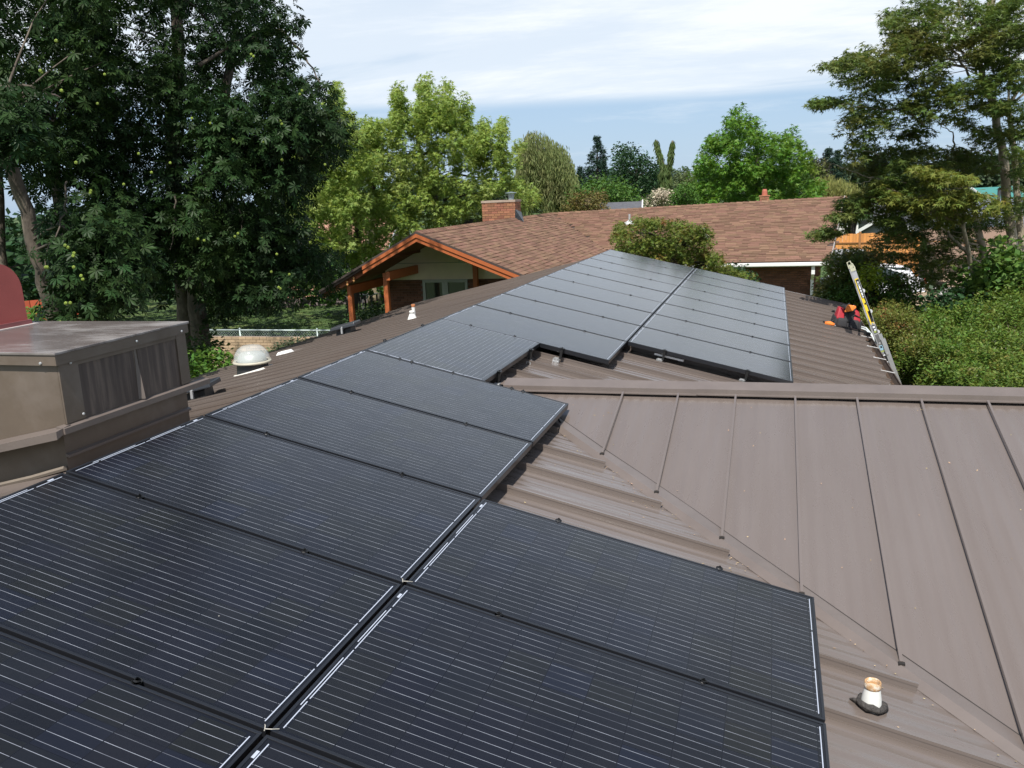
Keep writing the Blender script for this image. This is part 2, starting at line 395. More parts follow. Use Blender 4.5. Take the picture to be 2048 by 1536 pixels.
for x in gr[:-1]:
    ye = max(KV - x, YG - 3.44); ys_ = ye + (.045 if ye > YG - 3.44 else 0)
    seam((x, YG - .135, zg(YG - .135)), (x, ys_, zg(ys_)), M_ry, h=.036)
    seam((x, 2 * YG - ys_, zg(ys_)), (x, YG + .135, zg(YG + .135)), M_ry, h=.036)
    if ye > YG - 3.44:                              # folded open seam end, dark
        e = MB(); e.box((x - .014, ys_ - .022, zg(ys_) - .002), (x + .014, ys_ - .004, zg(ys_) + .034)); hb(e, 'seam_end', mat('dark_gap', (.02, .017, .015), .8))
# gable ridge cap: folded sheet with drip edge and closure strip
pr = [(-.150, -.052), (-.150, -.044), (-.118, -.044), (-.116, -.012), (0, .022), (.116, -.012), (.118, -.044), (.150, -.044), (.150, -.052)]
zc = ZG0 + TR * YG + .040
for xa, xb in ((1.02, 2.51), (2.50, 5.6), (5.59, gr[-1] + .03)):
    c = MB(); k = len(pr); lift = .003 if xa > 2 else 0
    c.add([(xa, YG + y, zc + z + lift) for y, z in pr] + [(xb, YG + y, zc + z + lift) for y, z in pr], [(i, i + 1, k + i + 1, k + i) for i in range(k - 1)]); hb(c, 'ridge_cap', M_trim)
c = MB(); c.add([(.88, YG, zr(.88) + .004), (1.12, YG - .118, zc - .012), (1.12, YG + .118, zc - .012), (1.1, YG, zc + .022)], [(0, 1, 3), (0, 3, 2)]); hb(c, 'ridge_cap', M_trim)
# gable slab and fascia
w = MB(); w.hexa([(1.4, YG - 3.42, zg(YG - 3.42) - .16), (gr[-1] - .02, YG - 3.42, zg(YG - 3.42) - .16), (gr[-1] - .02, YG, zg(YG) - .2), (1.4, YG, zg(YG) - .2)], [(3.2, YG - 3.42, zg(YG - 3.42) - .02), (gr[-1] - .02, YG - 3.42, zg(YG - 3.42) - .02), (gr[-1] - .02, YG, zg(YG) - .02), (1.4, YG, zg(YG) - .02)])
w.hexa([(1.4, YG, zg(YG) - .2), (gr[-1] - .02, YG, zg(YG) - .2), (gr[-1] - .02, YG + 3.42, zg(YG - 3.42) - .16), (4.4, YG + 3.42, zg(YG - 3.42) - .16)], [(1.4, YG, zg(YG) - .02), (gr[-1] - .02, YG, zg(YG) - .02), (gr[-1] - .02, YG + 3.42, zg(YG - 3.42) - .02), (4.4, YG + 3.42, zg(YG - 3.42) - .02)])
hb(w, 'roof_deck', M_dark)
# valley flashing: two wings folded on the valley line, hem lying on the gable pans
def valley(sgn):
    c = MB(); a = MB()
    pts = []
    for t in np.linspace(0, 1, 12):
        x = 1.02 + t * (4.30 - 1.02); y = KV - x
        if sgn > 0: y = 2 * YG - y
        pts.append((x, y))
    s = -1 if sgn < 0 else 1
    wob = [random.uniform(-.004, .004) for _ in pts]
    L1 = []
    for (x, y), wb in zip(pts, wob):
        xo, yo = x - .016, y + .016 * s            # foot of the fold on the main slope
        xc, yc = x + .010, y - .010 * s
        xg, yg = x + .07 + wb, y - .07 * s + wb    # gable wing
        L1 += [(xo, yo, zr(xo) + .002), (xc, yc, zr(xc) + .036), (xg, yg, zg(yg) + .006), (xg + .004, yg - .004 * s, zg(yg) + .0005)]
    k = 4; fs = []
    for i in range(len(pts) - 1):
        for j in range(3):
            f = (i * k + j, (i + 1) * k + j, (i + 1) * k + j + 1, i * k + j + 1); fs.append(f if sgn < 0 else f[::-1])
    c.add(L1, fs); o = hb(c, 'valley_flashing', M_trim)
    g = MB(); g.tube([(x + .072 + wb, y - .072 * s + wb, zg(y - .072 * s) + .003) for (x, y), wb in zip(pts, wob)], .0045, 5); hb(g, 'open_joint', MATS['dark_gap'])
valley(-1); valley(1)
# flashing joint lap line
# gutters with straps
M_gut = mat('gutter_brown', (.10, .078, .065), .42, var=.1)
def gutter(sgn):
    x0 = EX * sgn; z = (zr(EX) if sgn > 0 else zl(-EX)) - .03
    if sgn > 0: spans = ((YG + 3.46, Y1), (Y0, YG - 3.46))
    else: spans = ((Y0, Y1),)
    for ya, yb in spans:
        pr = [(.0, .0), (.002, -.10), (.09, -.11), (.125, -.03), (.128, .004), (.118, .004), (.116, -.03), (.085, -.10), (.008, -.09)]
        c = MB(); k = len(pr)
        c.add([(x0 + sgn * x, ya, z + zz) for x, zz in pr] + [(x0 + sgn * x, yb, z + zz) for x, zz in pr], [((i, i + 1, k + i + 1, k + i) if sgn < 0 else (i + 1, i, k + i, k + i + 1)) for i in range(k - 1)])
        hb(c, 'gutter', M_gut)
        c = MB(); c.add([(x0 + sgn * .008, ya, z - .075), (x0 + sgn * .10, ya, z - .075), (x0 + sgn * .10, yb, z - .075), (x0 + sgn * .008, yb, z - .075)], [(0, 1, 2, 3) if sgn > 0 else (3, 2, 1, 0)])
        hb(c, 'gutter_debris', mat('needle_litter', (.07, .042, .026), .95, var=.6, vscale=14, bump=1, bscale=60, col2=(.25, .15, .08), c2scale=30, c2lo=.6, c2hi=.7))
gutter(1); gutter(-1)
y = -.42
strap0 = None
for y in [-.50 - .845 * k for k in range(9)]:
    c = MB(); c.bar((EX - .03, y, zr(EX) + .012), (EX + .125, y, zr(EX) - .022), .02, .006)
    hb(c, 'gutter_strap', mat('strap_metal', (.75, .74, .72), .4, metal=.3))
c = MB(); c.add([(EX - .02, .36, zr(EX) + .01), (EX + .14, .36, zr(EX) + .01), (EX + .15, .36, zr(EX) - .16), (EX + .02, .36, zr(EX) - .17), (EX - .02, .39, zr(EX) + .01), (EX + .14, .39, zr(EX) + .01), (EX + .15, .39, zr(EX) - .16), (EX + .02, .39, zr(EX) - .17)], [(0, 3, 2, 1), (4, 5, 6, 7), (0, 1, 5, 4), (1, 2, 6, 5), (2, 3, 7, 6), (3, 0, 4, 7)])
hb(c, 'gutter_end_cap', mat('white_paint', (.78, .78, .76), .5))

# small pine needles and leaf bits lying on the metal
def debris():
    v = []; f = []
    for i in range(300):
        if i < 70:                                  # on the gable slope
            x = random.uniform(1.6, 6.5); yv = max(KV - x, YG - 3.3); y = random.uniform(yv, YG - .2); z = zg(y) + .005
        elif i < 220:                                # caught along the valley
            x = random.uniform(1.5, 4.2); o = random.gauss(0, .035); y = KV - x + o; x += o * .5; z = max(zr(x), zg(y)) + .009
        else:
            y = random.uniform(-13.6, -11); x = random.uniform(1.7, 3.9)
            if x > KV - y: x = KV - y - random.uniform(.05, .3)
            z = zr(x) + .005
        a = random.uniform(0, 6.28); l = random.choice((.004, .005, .006, .010)); wd = .002 + random.random() * .002
        b = len(v); ca, sa = math.cos(a) * l, math.sin(a) * l; cw, sw = -math.sin(a) * wd, math.cos(a) * wd
        for dx, dy in ((ca, sa), (cw, sw), (-ca, -sa), (-cw, -sw)):
            X, Y = x + dx, y + dy; v.append((X, Y, z + (-TR * dx if (i >= 220) else TR * dy if i < 70 else 0) + .001))
        f.append((b, b + 1, b + 2, b + 3))
    mb = MB(); mb.add(v, f); o = mb.build('leaf_litter', mat('litter', (.42, .30, .17), .9, rnd=.6, island=True, hue=.03)); tag(o, 'scattered pale needles and leaf bits on the brown metal roof', 'leaf litter', kind='stuff')
debris()

# ================================================================ SOLAR PANELS
W_, L_, DP = .992, 1.654, .040
CT, ST = math.cos(PITCH), math.sin(PITCH)
def plane_mat(u, v, rot=0.):            # frame on the roof slope: x' down the slope, y' along the ridge, z' normal
    m = Matrix(((CT, 0, ST, u * CT), (0, 1, 0, v), (-ST, 0, CT, -u * ST), (0, 0, 0, 1)))
    return m @ Matrix.Rotation(rot, 4, 'Z')
def solar_mat():
    m = bpy.data.materials.new('solar_cells'); m.use_nodes = True; N = m.node_tree.nodes; L = m.node_tree.links; b = N['Principled BSDF']
    def M(op, a, c=None, cl=False):
        n = N.new('ShaderNodeMath'); n.operation = op; n.use_clamp = cl
        for i, x in enumerate((a, c)):
            if x is None: continue
            if isinstance(x, (int, float)): n.inputs[i].default_value = x
            else: L.new(x, n.inputs[i])
        return n.outputs[0]
    uv = N.new('ShaderNodeUVMap'); uv.uv_map = 'UVMap'; sp = N.new('ShaderNodeSeparateXYZ'); L.new(uv.outputs[0], sp.inputs[0]); U, V = sp.outputs[0], sp.outputs[1]
    C = .1585
    cu = M('DIVIDE', M('SUBTRACT', U, (L_ - 10 * C) / 2), C); cv = M('DIVIDE', M('SUBTRACT', V, (W_ - 6 * C) / 2), C)
    iu, iv = M('FLOOR', cu), M('FLOOR', cv); fu, fv = M('FRACT', cu), M('FRACT', cv)
    ins = M('MULTIPLY', M('MULTIPLY', M('GREATER_THAN', cu, 0), M('LESS_THAN', cu, 10)), M('MULTIPLY', M('GREATER_THAN', cv, 0), M('LESS_THAN', cv, 6)))
    gap = M('MINIMUM', M('LESS_THAN', M('ABSOLUTE', M('SUBTRACT', fu, .5)), .488), M('LESS_THAN', M('ABSOLUTE', M('SUBTRACT', fv, .5)), .488))
    cell = M('MULTIPLY', ins, gap)
    bus = M('LESS_THAN', M('ABSOLUTE', M('SUBTRACT', M('FRACT', M('MULTIPLY', fv, 4)), .5)), .020)
    wu = M('MULTIPLY', M('GREATER_THAN', cu, -.06), M('LESS_THAN', cu, 10.06))
    bus = M('MULTIPLY', M('MULTIPLY', bus, wu), M('MULTIPLY', M('GREATER_THAN', cv, 0), M('LESS_THAN', cv, 6)))
    bus = M('MULTIPLY', bus, M('GREATER_THAN', M('ABSOLUTE', M('SUBTRACT', M('FRACT', M('ADD', cu, .5)), .5)), .012))
    oi = N.new('ShaderNodeObjectInfo'); cb = N.new('ShaderNodeCombineXYZ'); L.new(iu, cb.inputs[0]); L.new(iv, cb.inputs[1]); L.new(M('MULTIPLY', oi.outputs['Random'], 97.), cb.inputs[2])
    wn = N.new('ShaderNodeTexWhiteNoise'); wn.noise_dimensions = '3D'; L.new(cb.outputs[0], wn.inputs['Vector'])
    cr = N.new('ShaderNodeValToRGB'); e = cr.color_ramp.elements; e[0].position = 0; e[0].color = (.004, .004, .005, 1); e[1].position = 1; e[1].color = (.005, .006, .013, 1)
    x = e.new(.45); x.color = (.005, .005, .009, 1); x = e.new(.75); x.color = (.006, .006, .005, 1)
    L.new(wn.outputs['Value'], cr.inputs[0])
    ft = N.new('ShaderNodeMix'); ft.data_type = 'RGBA'; L.new(cell, ft.inputs[0]); ft.inputs[6].default_value = (.003, .003, .005, 1); L.new(cr.outputs[0], ft.inputs[7])
    bvar = N.new('ShaderNodeTexNoise'); bvar.inputs['Scale'].default_value = 6; mpp = N.new('ShaderNodeMapping'); mpp.inputs[3].default_value = (1, 22, 1); L.new(uv.outputs[0], mpp.inputs[0]); L.new(mpp.outputs[0], bvar.inputs['Vector'])
    bc = N.new('ShaderNodeValToRGB'); bc.color_ramp.elements[0].position = .35; bc.color_ramp.elements[0].color = (.09, .095, .11, 1); bc.color_ramp.elements[1].position = .66; bc.color_ramp.elements[1].color = (.32, .34, .38, 1); L.new(bvar.outputs['Fac'], bc.inputs[0])
    f2 = N.new('ShaderNodeMix'); f2.data_type = 'RGBA'; L.new(bus, f2.inputs[0]); L.new(ft.outputs[2], f2.inputs[6]); L.new(bc.outputs[0], f2.inputs[7])
    # thin film of dust
    dn = N.new('ShaderNodeTexNoise'); dn.inputs['Scale'].default_value = 3.5; dn.inputs['Detail'].default_value = 8; dn.inputs['Roughness'].default_value = .7; L.new(uv.outputs[0], dn.inputs['Vector'])
    dr = N.new('ShaderNodeMapRange'); dr.inputs[1].default_value = .4; dr.inputs[2].default_value = .8; dr.inputs[3].default_value = .0; dr.inputs[4].default_value = .010; L.new(dn.outputs['Fac'], dr.inputs[0])
    f3 = N.new('ShaderNodeMix'); f3.data_type = 'RGBA'; L.new(dr.outputs[0], f3.inputs[0]); L.new(f2.outputs[2], f3.inputs[6]); f3.inputs[7].default_value = (.45, .42, .38, 1)
    vo = N.new('ShaderNodeTexVoronoi'); vo.inputs['Scale'].default_value = 9; va = N.new('ShaderNodeVectorMath'); va.operation = 'ADD'; L.new(uv.outputs[0], va.inputs[0]); L.new(oi.outputs['Location'], va.inputs[1]); L.new(va.outputs[0], vo.inputs['Vector'])
    sc_ = N.new('ShaderNodeSeparateColor'); L.new(vo.outputs['Color'], sc_.inputs[0])
    spk = M('MULTIPLY', M('LESS_THAN', vo.outputs['Distance'], M('MULTIPLY', sc_.outputs[1], .035)), M('GREATER_THAN', sc_.outputs[0], .72))
    f4 = N.new('ShaderNodeMix'); f4.data_type = 'RGBA'; L.new(M('MULTIPLY', spk, .6), f4.inputs[0]); L.new(f3.outputs[2], f4.inputs[6]); f4.inputs[7].default_value = (.45, .42, .36, 1)
    L.new(f4.outputs[2], b.inputs['Base Color'])
    b.inputs['Roughness'].default_value = .6; b.inputs['Specular IOR Level'].default_value = .1
    b.inputs['Coat Weight'].default_value = 1; b.inputs['Coat Roughness'].default_value = .17; b.inputs['Coat IOR'].default_value = 1.44; b.inputs['Sheen Weight'].default_value = .60; b.inputs['Sheen Roughness'].default_value = .16; b.inputs['Sheen Tint'].default_value = (.80, .88, 1, 1)
    MATS['solar_cells'] = m; return m
M_cell = solar_mat()
M_frame = mat('black_frame', (.012, .013, .016), .32, spec=.6, var=.1)
M_rib = mat('ribbon_tin', (.50, .54, .62), .35, metal=.2)
M_black = mat('black_metal', (.012, .012, .012), .45)
M_alu = mat('aluminium', (.62, .63, .63), .35, metal=.6, var=.1)
def proto_panel():
    r = empty('solar_panel')
    f = MB(); lw = .011
    f.box((0, 0, -DP), (L_, lw, 0)); f.box((0, W_ - lw, -DP), (L_, W_, 0)); f.box((0, lw, -DP), (lw, W_ - lw, 0)); f.box((L_ - lw, lw, -DP), (L_, W_ - lw, 0))
    fr = f.build('frame', M_frame, r, bevel=.0012)
    g = MB(); g.box((lw - .002, lw - .002, -.008), (L_ - lw + .002, W_ - lw + .002, -.0025))
    go = g.build('glass', M_cell, r)
    uvl = go.data.uv_layers.new(name='UVMap')
    for lp in go.data.loops:
        co = go.data.vertices[lp.vertex_index].co; uvl.data[lp.index].uv = (co.x, co.y)
    bk = MB(); bk.box((lw, lw, -.014), (L_ - lw, W_ - lw, -.010)); bk.build('backsheet', mat('backsheet', (.02, .02, .02), .7), r)
    C = .1585; v0 = (W_ - 6 * C) / 2; z0, z1 = -.0024, -.0014
    def st(u, a, b, w=.0036):
        rb = MB(); rb.box((u - w / 2, a, z0), (u + w / 2, b, z1)); rb.build('end_ribbon', M_rib, r)
    u1 = .0165; u2 = .0265; e2 = L_ - .0265
    st(e2 + .004, v0 + .01, v0 + 2 * C - .008); st(e2 + .004, v0 + 2 * C + .008, v0 + 4 * C - .008); st(e2 + .004, v0 + 4 * C + .008, v0 + 6 * C - .01)
    st(u1, v0 + C * .8, v0 + 2.6 * C); st(u2, v0 + .01, v0 + 1 * C - .008); st(u2, v0 + C + .008, v0 + 3 * C - .006); st(u2, v0 + 3 * C + .006, v0 + 5 * C - .008); st(u2, v0 + 5 * C + .008, v0 + 6 * C - .01)
    st(u1, v0 + 3.3 * C, v0 + 4.8 * C); st(u1, v0 + 5.5 * C, v0 + 5.7 * C, .010)
    return r
def clamp_mesh():
    c = MB(); c.lathe([(.0, .008), (.005, .008), (.0055, .005), (.010, .0045), (.015, .003), (.017, .001), (.017, -.002), (.0, -.002)], 12)
    c.box((-.011, -.012, -.03), (.011, .012, .001)); c.lathe([(.0, .012), (.0045, .012), (.005, .007)], 6)
    return c
def mount_mesh():
    c = MB(); c.box((-.011, -.012, -.098), (.011, .012, .004)); c.box((-.022, -.018, .002), (.022, .018, .007)); c.lathe([(0, .014), (.006, .014), (.006, .006)], 6)
    return c
def foot_mesh():
    c = MB(); c.box((-.030, -.024, -.142), (.030, -.016, -.098)); c.box((-.030, .010, -.142), (.030, .018, -.098)); c.box((-.030, -.024, -.108), (.030, .018, -.098))
    c.bar((-.018, -.034, -.122), (-.018, .026, -.122), .009, .009); c.bar((.018, -.034, -.122), (.018, .026, -.122), .009, .009)
    c.box((-.02, -.02, -.100), (.02, .02, -.090))
    return c
P0 = proto_panel()
cl_m = clamp_mesh().build('clamp', M_black); mt_m = mount_mesh().build('mounting_post', M_black); ft_m = foot_mesh().build('seam_foot', M_alu)
tmpl = [cl_m, mt_m, ft_m]
FAR = '%s solar panel from the far end in the %s of the far array'
ORD = ['', 'first', 'second', 'third', 'fourth', 'fifth', 'sixth', 'seventh', 'eighth', 'ninth']
PW = 1.012
plist = []
for k in range(9): plist.append((0, -(k + 1) * PW, 0, 'black %s solar panel from the far end, ridge side column of the big far array' % ORD[k + 1], 'A', k))
for k in range(8): plist.append((1.668, -(k + 1) * PW, 0, 'black %s solar panel from the far end, gutter side column of the big far array' % ORD[k + 1], 'B', k))
VP = -9 * PW - 1.641
plist.append((0, VP, 1, 'lone solar panel turned lengthwise along the ridge, between near and far arrays', 'P', 0))
for k in range(6): plist.append((0, VP - (k + 1) * PW, 0, '%s black solar panel nearer than the lengthwise one, in the left near column' % ORD[k + 1], 'C', k))
for k in range(2, 6): plist.append((1.668, VP - (k + 1) * PW, 0, '%s solar panel of the right near column, counted from the valley end' % ORD[k - 1], 'D', k))
first = True
for u, v, turned, lab, colm, k in plist:
    r = P0 if first else copy_tree(P0); first = False
    tilt = Matrix.Rotation(random.gauss(0, .0006), 4, 'X') @ Matrix.Rotation(random.gauss(0, .0006), 4, 'Y')
    if turned: r.matrix_world = plane_mat(u + W_, v + .004, math.pi / 2)
    else: r.matrix_world = plane_mat(u, v + .010, 0) @ tilt
    tag(r, lab, 'solar panel', 'solar panels on the metal roof')
    # clamps on the seam at the far (upper in picture) edge, in this panel's frame
    if turned:
        pos = [(-.004, .30), (-.004, .74)]
        for a, b in pos: copy_part(cl_m, r, (a, W_ - b, 0))
        for a, b in ((L_ + .003, .30), (L_ + .003, .74)): copy_part(cl_m, r, (a, W_ - b, 0))
        for a in (.35, 1.3): copy_part(mt_m, r, (a, -.010, 0)); copy_part(ft_m, r, (a, -.012, 0))
        continue
    if not (colm == 'C' and k == 0):
        for a in (.40, 1.21): copy_part(cl_m, r, (a, W_ + .010, 0))
    else:
        copy_part(cl_m, r, (1.30, W_ + .010, 0))
    last = (colm == 'A' and k == 8) or (colm == 'B' and k == 7)
    if last:
        for a in ((1.21,) if colm == 'A' else (.38, 1.21)):
            copy_part(mt_m, r, (a, -.012, 0)); copy_part(ft_m, r, (a - .03, -.03, 0))
# small zip tie ends at the four-corner joint near the camera
for u, v in ((1.655, VP - 3 * PW + .0), (1.655, VP - 4 * PW)):
    m_ = plane_mat(u, v); t = MB()
    t.tube([m_ @ Vector(p) for p in ((-.012, .02, .004), (-.004, .008, .012), (0, 0, .006), (.004, -.01, .010))], .0016, 5); t.tube([m_ @ Vector(p) for p in ((.002, 0, .008), (.02, .006, .010), (.034, .024, .004))], .0016, 5)
    o = t.build('cable_tie', mat('tie_grey', (.4, .38, .33), .5)); tag(o, 'loose cable tie ends at the four corner joint, %s' % ('nearer the valley' if v > VP - 3.5 * PW else 'nearest the photographer'), 'cable tie', 'cable ties between panels')
for o in tmpl: bpy.data.objects.remove(o)
# white bracket lying under the gutter side array
c = MB(); m_ = plane_mat(0, 0)
c.box((1.95, -8.06, -.075), (2.25, -7.99, -.055)); o = c.build('spare_rail', MATS['white_paint']); o.matrix_world = m_; tag(o, 'short white metal strip lying under the front edge of far array', 'metal strip')
# black cable emerging at the valley from under the near array
c = MB(); c.tube([(1.50, -10.86, -.42), (1.57, -10.93, -.455), (1.60, -10.955, -.49)], .008, 6); o = c.build('cable', M_black); tag(o, 'short black cable end hanging under the array corner at the valley', 'cable')

# ================================================================ ROOFTOP THINGS
# ---- metal clad shroud on the ridge at the left
BX, BY0, BY1, BT = -.35, -13.385, -12.405, .462
M_box = mat('shroud_metal', (.125, .096, .072), .48, var=.18, vscale=2.2, bump=.06, bscale=6, spec=.55, col2=(.160, .130, .106), c2scale=1.3)
M_boxtop = mat('shroud_top', (.125, .105, .098), .26, var=.2, vscale=2.5, spec=.8, col2=(.30, .28, .27), c2scale=1.3, stretch=(.6, 1.6, 1), c2lo=.48, c2hi=.60, bump=.06, bscale=5)
M_stain = mat('stained_metal', (.070, .052, .044), .55, var=.35, vscale=3, stretch=(6, 6, .5), col2=(.12, .092, .075), c2scale=3.4, c2lo=.46, c2hi=.6)
sh = thing('rooftop_shroud', 'large box shaped brown metal shroud straddling the roof ridge beside the panels', 'chimney shroud', (BX, BY0, -.3))
def sp(mb, name, m, **k):
    o = mb.build(name, m, sh, **k); o.location = (-BX, -BY0, .3); return o
XL = -2.15
ledge = lambda x: .095 + .22 * (x - BX)              # the skirt follows the roof slope on the near face
c = MB()                                             # upper body
c.hexa([(XL, BY0, ledge(XL)), (BX, BY0, .095), (BX, BY1, .095), (XL, BY1, ledge(XL))], [(XL, BY0, BT - .02), (BX, BY0, BT - .02), (BX, BY1, BT - .02), (XL, BY1, BT - .02)]); sp(c, 'upper_body', M_box)
c = MB(); c.box((XL, BY0 - .028, BT - .01), (BX + .028, BY1 + .028, BT + .004)); sp(c, 'top_sheet', M_boxtop, bevel=.003)
c = MB()
c.box((XL, BY0 - .022, BT - .062), (BX + .022, BY0 - .002, BT - .0105)); c.box((BX + .002, BY0 - .002, BT - .062), (BX + .022, BY1 + .002, BT - .0105)); c.box((XL, BY1 + .002, BT - .062), (BX + .022, BY1 + .02, BT - .0105)); sp(c, 'drip_edge', M_box)
c = MB(); c.box((BX + .0015, BY0, .10), (BX + .012, BY0 + .125, BT - .058)); c.box((BX + .0015, BY1 - .085, .10), (BX + .012, BY1, BT - .058)); c.box((BX + .0015, BY0 + .125, BT - .085), (BX + .010, BY1 - .085, BT - .058)); sp(c, 'corner_trim', M_box)
ym = (BY0 + BY1) / 2 + .06
for a, b in ((BY0 + .127, ym - .018), (ym + .018, BY1 - .087)):
    c = MB(); vs = []; nn = 10
    for i in range(nn + 1):
        y = a + (b - a) * i / nn; vs += [(BX + .002 + .0012 * math.sin(i * 1.3), y, .1), (BX + .002 + .0012 * math.sin(i * 1.3 + 1), y, BT - .083)]
    c.add(vs, [(2 * i, 2 * i + 2, 2 * i + 3, 2 * i + 1) for i in range(nn)]); sp(c, 'side_panel', M_stain, smooth=True)
c = MB(); c.add([(BX + .002, ym - .018, .10), (BX + .002, ym + .018, .10), (BX + .034, ym, .10), (BX + .002, ym - .004, BT - .07), (BX + .002, ym + .004, BT - .07), (BX + .006, ym, BT - .07)], [(0, 2, 5, 3), (2, 1, 4, 5), (1, 0, 3, 4)]); sp(c, 'rib', M_trim)
# skirt ledges
c = MB(); c.hexa([(BX - .01, BY0 - .05, .068), (BX + .040, BY0 - .05, .060), (BX + .040, BY1 + .145, .060), (BX - .01, BY1 + .145, .068)], [(BX - .01, BY0 - .05, .098), (BX + .040, BY0 - .05, .090), (BX + .040, BY1 + .145, .090), (BX - .01, BY1 + .145, .098)]); sp(c, 'skirt_ledge', M_trim)
c = MB(); c.hexa([(XL, BY0 - .095, ledge(XL) - .05), (BX + .03, BY0 - .095, .046), (BX + .03, BY0 + .0, .078), (XL, BY0, ledge(XL) - .02)], [(XL, BY0 - .095, ledge(XL) - .008), (BX + .03, BY0 - .095, .086), (BX + .03, BY0, .100), (XL, BY0, ledge(XL) + .006)]); sp(c, 'skirt_ledge', M_trim)
c = MB(); lx = BX - .045                             # lower body down to the roof
c.hexa([(XL, BY0 + .02, -.75), (lx, BY0 + .02, -.30), (lx, BY1 + .02, -.30), (XL, BY1 + .02, -.75)], [(XL, BY0 + .02, ledge(XL) - .02), (lx, BY0 + .02, .075), (lx, BY1 + .02, .075), (XL, BY1 + .02, ledge(XL) - .02)]); sp(c, 'lower_body', M_box)
c = MB(); c.hexa([(lx + .001, BY0 + .015, -.075), (lx + .020, BY0 + .015, -.082), (lx + .020, BY1 + .02, -.082), (lx + .001, BY1 + .02, -.075)], [(lx + .001, BY0 + .015, -.062), (lx + .020, BY0 + .015, -.069), (lx + .020, BY1 + .02, -.069), (lx + .001, BY1 + .02, -.062)]); sp(c, 'skirt_ledge', M_trim)
c = MB()                                             # base flashing on the near side
c.add([(XL, BY0 + .018, zl(XL) + .06), (lx + .05, BY0 + .018, zl(lx) + .075), (lx + .05, BY0 - .14, zl(lx) + .046), (XL, BY0 - .14, zl(XL) + .046)], [(3, 2, 1, 0)]); sp(c, 'base_flashing', M_trim)
c = MB(); c.tube([(XL, BY0 - .012, zl(XL) + .065), (-1.2, BY0 - .01, zl(-1.2) + .062), (-.6, BY0 - .012, zl(-.6) + .07), (lx, BY0 + .0, zl(lx) + .08)], .014, 6); sp(c, 'sealant', mat('sealant', (.17, .14, .11), .8, var=.2))
for p in ((BX + .014, BY0 + .075, BT - .065), (BX + .024, BY1 - .045, BT - .045), (BX + .014, BY0 + .11, .125), (BX + .024, ym, BT - .038), (BX - .07, BY0 - .024, BT - .05)):
    c = MB(); c.lathe([(0, .006), (.006, .005), (.008, 0)], 8); o = c.build('screw', M_alu, sh); o.location = Vector(p) - Vector((BX, BY0, -.3))
    o.rotation_euler = (0, math.pi / 2, 0) if p[1] > BY0 - .01 else (math.pi / 2, 0, 0)
# ---- red hooded vent standing on the shroud
vt = thing('hooded_roof_vent', 'red painted metal hood vent with rounded top on the brown shroud', 'roof vent', (-1.655, -12.83, BT + .004), math.pi / 2)
def arch(w, h, r, n=10):
    p = [(-w / 2, 0), (-w / 2, h - r)]
    p += [(-w / 2 + r - r * math.cos(t), h - r + r * math.sin(t)) for t in np.linspace(0, math.pi / 2, n)][1:]
    p += [(w / 2 - r + r * math.sin(t), h - r + r * math.cos(t)) for t in np.linspace(0, math.pi / 2, n)]
    return p + [(w / 2, 0)]
M_red = mat('red_paint', (.42, .10, .085), .55, var=.10, vscale=6, bump=.12, bscale=160, spec=.4)
c = MB(); pr = arch(.62, .385, .16); k = len(pr)
# slightly wider at the foot
tp = lambda x, z: x * (1.03 - .03 * z / .385)
fr_ = [(tp(x, z), -.27, z) for x, z in pr]; bk_ = [(tp(x, z), .27, z) for x, z in pr]
c.add(fr_ + bk_, [(i, i + 1, k + i + 1, k + i)[::-1] for i in range(k - 1)] + [tuple(range(k))[::-1], tuple(range(k, 2 * k))]); c.build('hood', M_red, vt)
c = MB(); c.box((-.335, -.285, 0), (.335, -.272, .030)); c.box((-.335, .272, 0), (.335, .285, .03)); c.box((.321, -.272, 0), (.335, .272, .03)); c.box((-.335, -.272, 0), (-.321, .272, .03)); c.build('base_flange', mat('dark_red_paint', (.22, .07, .07), .6, var=.3), vt)
c = MB(); c.box((-.36, -.31, -.001), (.36, .31, .004)); c.build('sealant', mat('grey_sealant', (.42, .38, .36), .8, var=.3, vscale=8), vt)

# ---- tubular skylight dome
def on_left(x, y): return (x, y, zl(x))
sk = thing('tubular_skylight', 'clear acrylic dome of a round skylight on the dark flashing collar', 'skylight', (-2.46, -8.58, zl(-2.46) + .035)); sk.scale = (.86, .86, .95)
c = MB(); c.lathe([(.225, -.16), (.20, .0), (.194, .10)], 28); c.build('collar', mat('black_collar', (.02, .02, .022), .5, var=.2), sk, smooth=True)
def dome_mat():
    m = bpy.data.materials.new('clear_acrylic'); m.use_nodes = True; b = m.node_tree.nodes['Principled BSDF']
    b.inputs['Base Color'].default_value = (.86, .89, .86, 1); b.inputs['Roughness'].default_value = .10; b.inputs['Alpha'].default_value = .30
    b.inputs['Coat Weight'].default_value = .6; return m
DM = dome_mat()
c = MB(); c.lathe([(.225, .095), (.232, .115), (.222, .16), (.205, .205), (.165, .255), (.115, .285), (.100, .290), (.05, .297), (0, .299)], 36); c.build('dome', DM, sk, smooth=True)
c = MB(); c.lathe([(.196, .085), (.240, .088), (.244, .102), (.232, .116), (.20, .11)], 36); c.build('rim', mat('yellowed_rim', (.45, .42, .33), .5, var=.15), sk, smooth=True)
c = MB(); c.lathe([(.186, .11), (.172, .17), (.13, .205), (.0, .215)], 28); c.build('inner_reflector', mat('frosted', (.50, .53, .48), .35, metal=.5, var=.08), sk, smooth=True)
def blob_mesh(pts, r, seed=0):
    rr = random.Random(seed); c = MB()
    for p in pts:
        c.lathe([(0, .012 * rr.uniform(.7, 1.4)), (r * .6, .008), (r, -.002)], 7, (p[0] + rr.uniform(-r, r) * .4, p[1] + rr.uniform(-r, r) * .4, p[2]))
    return c
M_white_s = mat('white_sealant', (.66, .64, .58), .7, var=.25, vscale=20)
